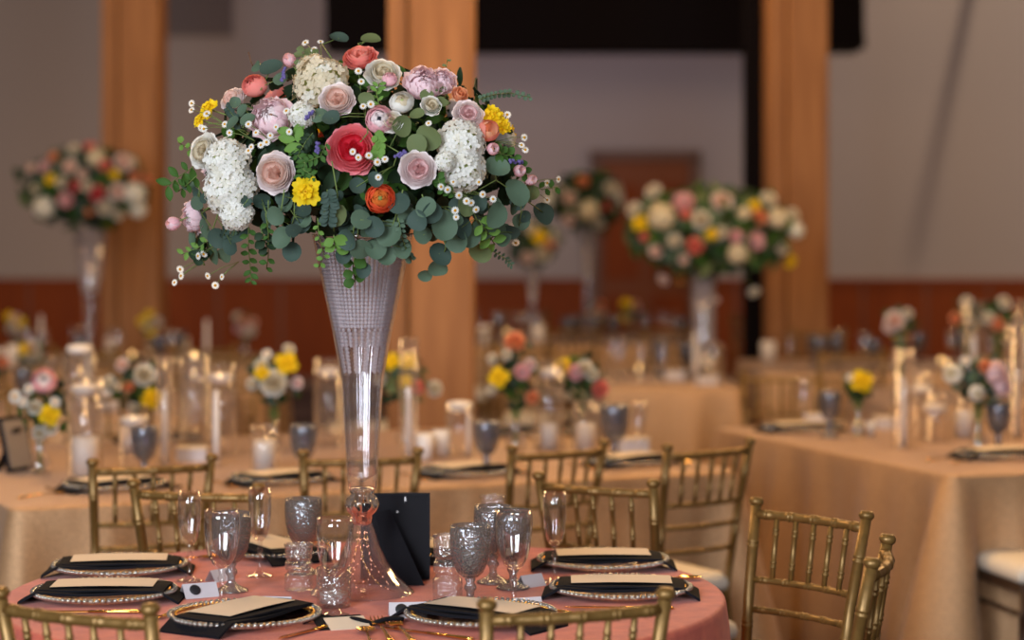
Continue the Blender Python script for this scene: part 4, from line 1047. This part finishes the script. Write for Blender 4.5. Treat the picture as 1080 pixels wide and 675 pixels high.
def mk_glint_tea(label):  # lit tealights, added to give the tables warm blurred glints
    o = thing('tealight', label, 'candle')
    b = MB(); b.lathe([(.001, .001), (.026, .001), (.030, .05), (.028, .05), (.024, .006), (.001, .006)], 20); b.build('glass_cup', 'pressed_glass', o)
    b = MB(); b.lathe([(.001, .007), (.021, .007), (.021, .022), (.001, .023)], 16); b.build('wax_fill', 'wax', o)
    b = MB(); b.lathe([(.0005, .026), (.005, .032), (.0045, .040), (.0005, .054)], 10); b.build('glint_flame', 'glint_flame', o); return o
glint_tea = Kind(mk_glint_tea)
def mk_box(label):
    o = thing('favor_box', label, 'box')
    b = MB(); b.box(0, 0, .02, .10, .055, .04, 0, .003); b.build('box_body', 'card_white', o, False)
    b = MB(); b.box(0, 0, .044, .104, .059, .008, 0, .003); b.build('box_lid', 'card_cream', o, False); return o
favor = Kind(mk_box)
def mk_bud(label):
    o = thing('bud_vase', label, 'vase')
    b = MB(); b.lathe([(.001, .001), (.03, .002), (.036, .02), (.034, .04), (.018, .065), (.013, .09), (.018, .115), (.0165, .115), (.0115, .09), (.0165, .066), (.032, .04), (.034, .02), (.001, .008)], 24); b.build('vase_body', 'clear_glass', o)
    b = MB(); b.mat = 0
    for k in range(6):
        a = k * 1.05; b.tube([(.012 * cos(a), .012 * sin(a), .008), (.004 * cos(a + 2), .004 * sin(a + 2), .09), (.02 * cos(a + 3), .02 * sin(a + 3), .15)], .0018, 5)
    b.build('flower_stems', 'stem', o); return o
bud = Kind(mk_bud)
def posy(cx, cy, rx, ry, by, label, vlabel, fl, seed, plane=TZ, lm=('leaf_dark', 'leaf_green', 'leaf_blue')):
    p = T(cx, by); bud(p, vlabel)
    q = Bouquet('small_bouquet', label, cx, cy, rx, ry, p.y, rx * p.y / F * .8, seed, 'flower arrangement')
    for (x, y, r, k) in fl: q.flower(x, y, r, k, 1, .008, .5)
    q.foliage(90, .024, .3, 1.0, lm); 
    b = MB(); v0 = Vector((0, 0, p.z + .11 - q.o.z))
    for k in range(9):
        a = k * .7; b.tube([v0, Vector((.03 * cos(a), .03 * sin(a), -.02)), Vector((.05 * cos(a), .05 * sin(a), .02))], .002, 5)
    b.build('flower_stems', 'stem', q.root)
    return q
# long table, left to right
posy(42, 430, 34, 40, 500, 'posy of pink ranunculus and yellow freesia at the far left of the long table', 'bud vase holding the far left posy', [(46,400,14,'ran:pink'),(52,438,11,'fre:yellow'),(15,418,8,'daisy'),(36,430,8,'rose:ivory'),(53,452,8,'rose:ivory'),(41,458,8,'rose:ivory'),(24,424,6,'daisy'),(30,410,6,'daisy'),(58,424,6,'daisy')], 61)
p = T(90, 503)
tubeA(p, 'tall glass cylinder around the leftmost thick pillar candle', 0, None, 1.12); pillar(p, 'thick white pillar candle in the leftmost tall cylinder', 0, None, 1.0)
floatc(p + Vector((0, 0, .255)), 'white floating candle at the top of the leftmost tall cylinder')
p = T(84, 470); tubeA(p, 'glass cylinder further back at left, topped by a candle disc', 0, None, 1.2); floatc(p + Vector((0, 0, .325)), 'white floating candle disc, highest one at the left')
p = T(141, 497); tubeC(p, 'short glass cylinder beside the leftmost blurred goblet'); floatc(p + Vector((0, 0, .14)), 'white floating candle in the short cylinder beside the leftmost blurred goblet')
p = T(136, 478); pillar_s(p, 'short pillar candle behind the leftmost blurred goblet')
far_goblet(T(152, 508), 'blurred smoky goblet, leftmost on the long table')
p = T(174, 492); tubeD(p, 'narrow tall glass tube around the left taper candle'); taper(p, 'white taper candle in the narrow tube at left')
p = T(205, 470); tubeA(p, 'empty looking wide glass cylinder behind the left taper candle', 0, None, 1.15)
p = T(233, 480); tubeA(p, 'glass cylinder with candle disc right of the left taper'); floatc(p + Vector((0, 0, .245)), 'white floating candle in the cylinder right of the left taper'); 
p = T(228, 492); taper(p, 'white taper candle right of the white box at the left'); favor(T(203, 486), 'small white favor box between the two left tapers')
posy(289, 402, 32, 36, 478, 'posy with one large white rose and yellow blooms left of the crystal vase', 'bud vase holding the white rose posy', [(288,404,15,'rose:ivory'),(302,383,12,'fre:yellow'),(275,385,8,'rose:ivory'),(281,373,6,'daisy'),(305,367,7,'rose:ivory'),(265,405,7,'rose:ivory'),(314,404,7,'rose:pale'),(276,393,8,'fre:yellow')], 62)
p = T(322, 470); 
p = T(279, 501); tubeC(p, 'glass cylinder around the pillar left of the crystal vase', 0, None, .88); pillar_s(p, 'white pillar candle in the cylinder left of the crystal vase', 0, None, 1.2)
far_goblet(T(320, 506), 'blurred smoky goblet just left of the crystal vase stem')
posy(143, 405, 30, 34, 470, 'posy of white roses and a yellow freesia in the left middle distance', 'bud vase holding the left middle posy', [(152,395,12,'rose:ivory'),(160,420,11,'fre:yellow'),(135,408,6,'rose:peach'),(113,405,10,'rose:ivory'),(128,384,8,'rose:blush'),(140,430,6,'rose:ivory')], 63)
p = T(347, 470); tubeA(p, 'glass cylinder with candle disc behind the crystal vase'); floatc(p + Vector((0, 0, .245)), 'white floating candle behind the left side of the crystal vase')
posy(428, 402, 34, 34, 472, 'posy with two yellow blooms right of the crystal vase', 'bud vase holding the two yellow blooms', [(413,381,9,'fre:yellow'),(431,381,9,'fre:yellow'),(428,402,7,'fre:yellow'),(440,408,8,'rose:coral'),(460,410,9,'rose:ivory'),(400,400,7,'rose:ivory')], 64, lm=('leaf_silver', 'leaf_dark', 'leaf_olive'))
p = T(431, 487); tubeD(p, 'narrow tall glass tube right of the crystal vase', 0, None, 1.15); taper(p, 'white taper candle right of the crystal vase')
p = T(485, 481); tubeC(p, 'glass cylinder with candle disc right of the two small tapers'); floatc(p + Vector((0, 0, .15)), 'white floating candle between the taper and the middle goblet')
pillar_s(T(465, 482), 'white pillar candle right of the taper'); pillar_s(T(447, 486), 'short white pillar candle closest to the taper'); taper(T(494, 482), 'thin white candle left of the middle smoky goblet', 0, None, .6)
far_goblet(T(513, 501), 'blurred smoky goblet at the middle of the long table')
posy(544, 396, 30, 44, 476, 'tall posy topped by a peach rose in the middle of the long table', 'bud vase holding the peach topped posy', [(543,359,12,'rose:peach'),(526,398,11,'fre:yellow'),(551,392,9,'rose:pink'),(560,384,7,'rose:pale'),(534,374,6,'rose:ivory'),(518,378,6,'rose:ivory'),(562,420,8,'rose:peach'),(517,412,6,'rose:ivory')], 65)
p = T(579, 474); tubeA(p, 'glass cylinder around a pillar left of the coral posy'); pillar(p, 'white pillar candle left of the coral posy', 0, None, .72); floatc(p + Vector((0, 0, .25)), 'white floating candle at the top of the cylinder left of the coral posy')
p = T(618, 477); tubeC(p, 'glass cylinder around the rightmost pillar of the long table'); pillar(p, 'white pillar candle, rightmost on the long table', 0, None, .80)
posy(613, 398, 30, 28, 470, 'posy of coral, pink and yellow flowers at the right of the long table', 'bud vase holding the coral and pink posy', [(607,393,9,'rose:pink'),(594,386,9,'fre:yellow'),(634,411,10,'rose:coral'),(617,388,9,'rose:ivory'),(625,395,7,'rose:ivory')], 66, lm=('leaf_silver', 'leaf_dark', 'leaf_green'))
far_goblet(T(648, 489), 'blurred smoky goblet, rightmost on the long table', 0, None, 1.15)
flute(T(674, 486), 'blurred champagne flute at the right end of the long table'); favor(T(668, 476), 'white favor box behind the blurred flute', .4)
glint_tea(T(459, 470), 'lit tealight added as a glint behind the right side of the vase'); holder_tall(T(205, 445), 'tall faceted holder in the left distance with a glowing tealight on it', 0, None, 1.65); glint_tea(T(205, 445) + Vector((0, 0, .231)), 'lit tealight added for the bright glint at the left in the distance', 0, None, 1.0)
# long table settings
a2 = atan2(n2.y, n2.x)
for px, py, lb in ((120, 516, 'at the left end of the long table'), (296, 509, 'on the long table left of the crystal vase'), (492, 501, 'on the long table right of the crystal vase'), (665, 490, 'at the right end of the long table')):
    p = T(px, py); charger(p, 'blurred glass charger under the napkin ' + lb, a2); napkin(p, 'blurred black napkin ' + lb, a2 + .25 + pi / 2); menu(p, 'blurred cream menu card on the napkin ' + lb, a2 + .35 + pi / 2)
    n_ = Vector((u2.x, u2.y, 0)); fork(p - n_ * .18, 'blurred gold fork left of the napkin ' + lb, a2 + pi); spoon(p + n_ * .18, 'blurred gold spoon right of the napkin ' + lb, a2 + pi)
for px, py, lb in ((170, 466, 'on the far side of the long table behind the left taper'), (560, 459, 'on the far side of the long table behind the peach posy')):
    p = T(px, py); charger(p, 'blurred glass charger ' + lb, a2); napkin(p, 'blurred black napkin ' + lb, a2 + pi / 2)
p = T(22, 497)
o = thing('picture_frame', 'small dark easel frame leaning at the left edge of the long table', 'picture frame', p, 1.1)
b = MB(); b.X = Matrix.Rotation(math.radians(-14), 4, 'X'); b.box(0, 0, .09, .13, .012, .18, 0, .003); b.build('frame_board', 'frame_black', o, False)
b = MB(); b.X = Matrix.Rotation(math.radians(-14), 4, 'X'); b.box(0, -.008, .09, .105, .004, .155); b.build('picture_print', 'photo_print', o, False)
b = MB(); b.add([(-.02, .01, .14), (.02, .01, .14), (.02, .09, 0), (-.02, .09, 0), (-.02, .014, .14), (.02, .014, .14), (.02, .094, 0), (-.02, .094, 0)], [(0, 1, 2, 3), (7, 6, 5, 4), (0, 3, 7, 4), (1, 5, 6, 2)]); b.build('easel_leg', 'frame_black', o, False)
spoon(T(48, 523), 'blurred gold spoon near the front left of the long table', .9)

# right table
p = T(953, 473); tubeB(p, 'tall glass tube around the taper on the right table', 0, None, 1.18); taper(p, 'white taper candle in the tall tube on the right table')
p = T(1073, 462); tubeB(p, 'tall glass tube at the right edge', 0, None, 1.4); taper(p, 'white taper candle in the tube at the right edge')
far_goblet(T(875, 461), 'blurred smoky goblet at the left of the right table'); far_goblet(T(1053, 477), 'blurred smoky goblet, rightmost on the right table')
flute(T(847, 452), 'blurred flute at the left corner of the right table')
posy(905, 408, 16, 18, 462, 'single yellow bloom with dark leaves on the right table', 'bud vase holding the single yellow bloom', [(909,402,12,'fre:yellow'),(897,398,5,'daisy')], 71)
posy(1032, 402, 34, 30, 477, 'posy of pale pink and white flowers on the right table', 'bud vase holding the pale pink posy', [(1052,393,13,'peony:pink'),(1058,408,10,'peony:pink'),(1004,394,11,'ran:ivory'),(1031,415,9,'ran:ivory'),(1040,386,8,'rose:peach'),(1018,380,6,'daisy')], 72, lm=('leaf_blue', 'leaf_dark', 'leaf_silver'))
p = T(971, 462); tubeA(p, 'glass cylinder behind the taper on the right table', 0, None, .9); floatc(p + Vector((0, 0, .16)), 'white floating candle behind the taper on the right table')
p = T(986, 466); tubeC(p, 'short glass cylinder right of the taper on the right table'); floatc(p + Vector((0, 0, .10)), 'white floating candle in the short cylinder on the right table')
p = T(1017, 462); tubeC(p, 'glass cylinder around the pillar on the right table', 0, None, .9); pillar(p, 'white pillar candle on the right table', 0, None, .8)
favor(T(935, 452), 'white favor box left of the taper on the right table', .3); favor(T(862, 449), 'white favor box at the left corner of the right table', .2); pillar_s(T(918, 460), 'short white candle left of the taper on the right table', 0, None, .6)
for px, py, lb in ((1056, 483, 'at the right edge of the right table'), (845, 455, 'at the left corner of the right table')):
    p = T(px, py); charger(p, 'blurred glass charger ' + lb, 1.2); napkin(p, 'blurred black napkin ' + lb, .3); menu(p, 'blurred cream menu card ' + lb, .3)
spoon(T(1000, 485), 'blurred gold spoon at the front corner of the right table', .6); fork(T(1018, 487), 'blurred gold fork near the front corner of the right table', 1.0)
glint_tea(T(905, 458), 'lit tealight added as a glint beside the single yellow bloom'); 
# table behind the right table
def pt(x, y): return Vector((x, y, TZ))
p = pt(2.31, 10.3)
for x, y, lb in ((2.10, 10.0, 'left'), (2.36, 10.1, 'right')):
    tubeB(pt(x, y), 'blurred tall glass tube on the table behind the right table, ' + lb + ' one', 0, None, 1.5)
    taper(pt(x, y), 'blurred taper candle on the table behind the right table, ' + lb + ' one', 0, None, 1.2)
posy_y = 239 + F * .79 / 10.0
def posy_far(cx, cy, rx, ry, Y, label, vl, fl, seed):
    by = HY + F * (CAMZ - TZ) / Y; return posy(cx, cy, rx, ry, by, label, vl, fl, seed)
posy_far(950, 338, 20, 20, 10.1, 'blurred blush posy, leftmost on the table behind the right table', 'bud vase under the blurred blush posy', [(944,338,11,'rose:blush'),(938,345,7,'rose:blush'),(958,330,6,'rose:ivory')], 73)
posy_far(1020, 335, 18, 26, 10.2, 'blurred green and cream posy behind the right table', 'bud vase under the blurred green and cream posy', [(1020,318,7,'rose:ivory'),(1008,336,7,'rose:peach'),(1024,338,6,'rose:ivory')], 74)
posy_far(1052, 335, 20, 22, 10.0, 'blurred orange posy behind the right table near the edge', 'bud vase under the blurred orange posy', [(1053,342,8,'rose:peach'),(1042,335,7,'rose:ivory'),(1060,318,8,'rose:ivory')], 75)
for x, y in ((2.05, 9.8), (2.2, 9.7), (2.5, 9.75), (2.75, 9.9), (2.62, 10.3), (2.9, 10.2)): far_goblet(pt(x, y), 'blurred smoky goblet on the table behind the right table', 0, 'goblets behind the right table')
for x, y in ((2.18, 9.9), (2.42, 9.8), (2.66, 9.8)): pillar(pt(x, y), 'blurred pillar candle on the table behind the right table', 0, 'pillars behind the right table')
# distant tables: glassware
def scatter(x0, x1, y0, y1, n, where, seed, kinds):
    rr = random.Random(seed); used = []
    for i in range(n):
        for _ in range(60):
            x, y = rr.uniform(x0, x1), rr.uniform(y0, y1)
            if all((x - a) ** 2 + (y - c) ** 2 > .0145 for a, c in used): break
        used.append((x, y)); k = kinds[i % len(kinds)]; p = pt(x, y)
        if k == 'g': far_goblet(p, 'blurred smoky goblet ' + where, 0, 'goblets ' + where)
        elif k == 'f': flute(p, 'blurred champagne flute ' + where, 0, 'flutes ' + where)
        elif k == 'w': wine(p, 'blurred clear glass ' + where, 0, 'glasses ' + where)
        elif k == 'p': pillar(p, 'blurred pillar candle ' + where, 0, 'pillar candles ' + where)
        elif k == 't': taper(p, 'blurred taper candle ' + where, 0, 'taper candles ' + where)
        elif k == 'c': glint_tea(p, 'blurred lit tealight added as a glint ' + where, 0, 'added glint tealights ' + where)
        elif k == 'b': favor(p, 'blurred white favor box ' + where, rr.uniform(0, 3), 'favor boxes ' + where)
        elif k == 'n': napkin(p, 'blurred black napkin ' + where, rr.uniform(-.3, .3), 'napkins ' + where)
        elif k == 'r':
            nm = NAMES
            q = Bouquet('small_bouquet', 'blurred small posy of mixed flowers ' + where, 540 + p.x / p.y * F, HY + F * (CAMZ - TZ - .20) / p.y, .07 * F / p.y, .08 * F / p.y, p.y, .06, seed * 7 + i); q.root['group'] = 'posies ' + where
            for _ in range(7):
                q.flower(q.cx + rr.uniform(-.8, .8) * q.rx, q.cy + rr.uniform(-.8, .7) * q.ry, .03 * F / p.y, rr.choice(['rose:blush', 'rose:ivory', 'fre:yellow', 'rose:peach', 'rose:pink', 'rose:ivory']), 1, 0, .4)
            q.foliage(60, .03, .2); v = bud(p, 'blurred bud vase under a posy ' + where, 0, 'bud vases ' + where)
scatter(-3.6, -1.35, 9.25, 10.3, 30, 'on the left middle table', 81, 'gfpwrtgbfcwgpr')
scatter(-3.6, -1.6, 12.3, 13.4, 30, 'on the table under the far left bouquet', 82, 'gfpwtgrwtgfcr')
scatter(.5, 1.08, 10.95, 11.9, 16, 'on the table under the right bouquet', 83, 'gfwbcgwft')
scatter(1.45, 3.4, 12.0, 12.9, 24, 'on the distant table before the right post', 84, 'gfwgfcpgr')
scatter(-.45, 1.35, 14.7, 15.7, 26, 'on the farthest table by the door', 85, 'gfwgrpfcg')
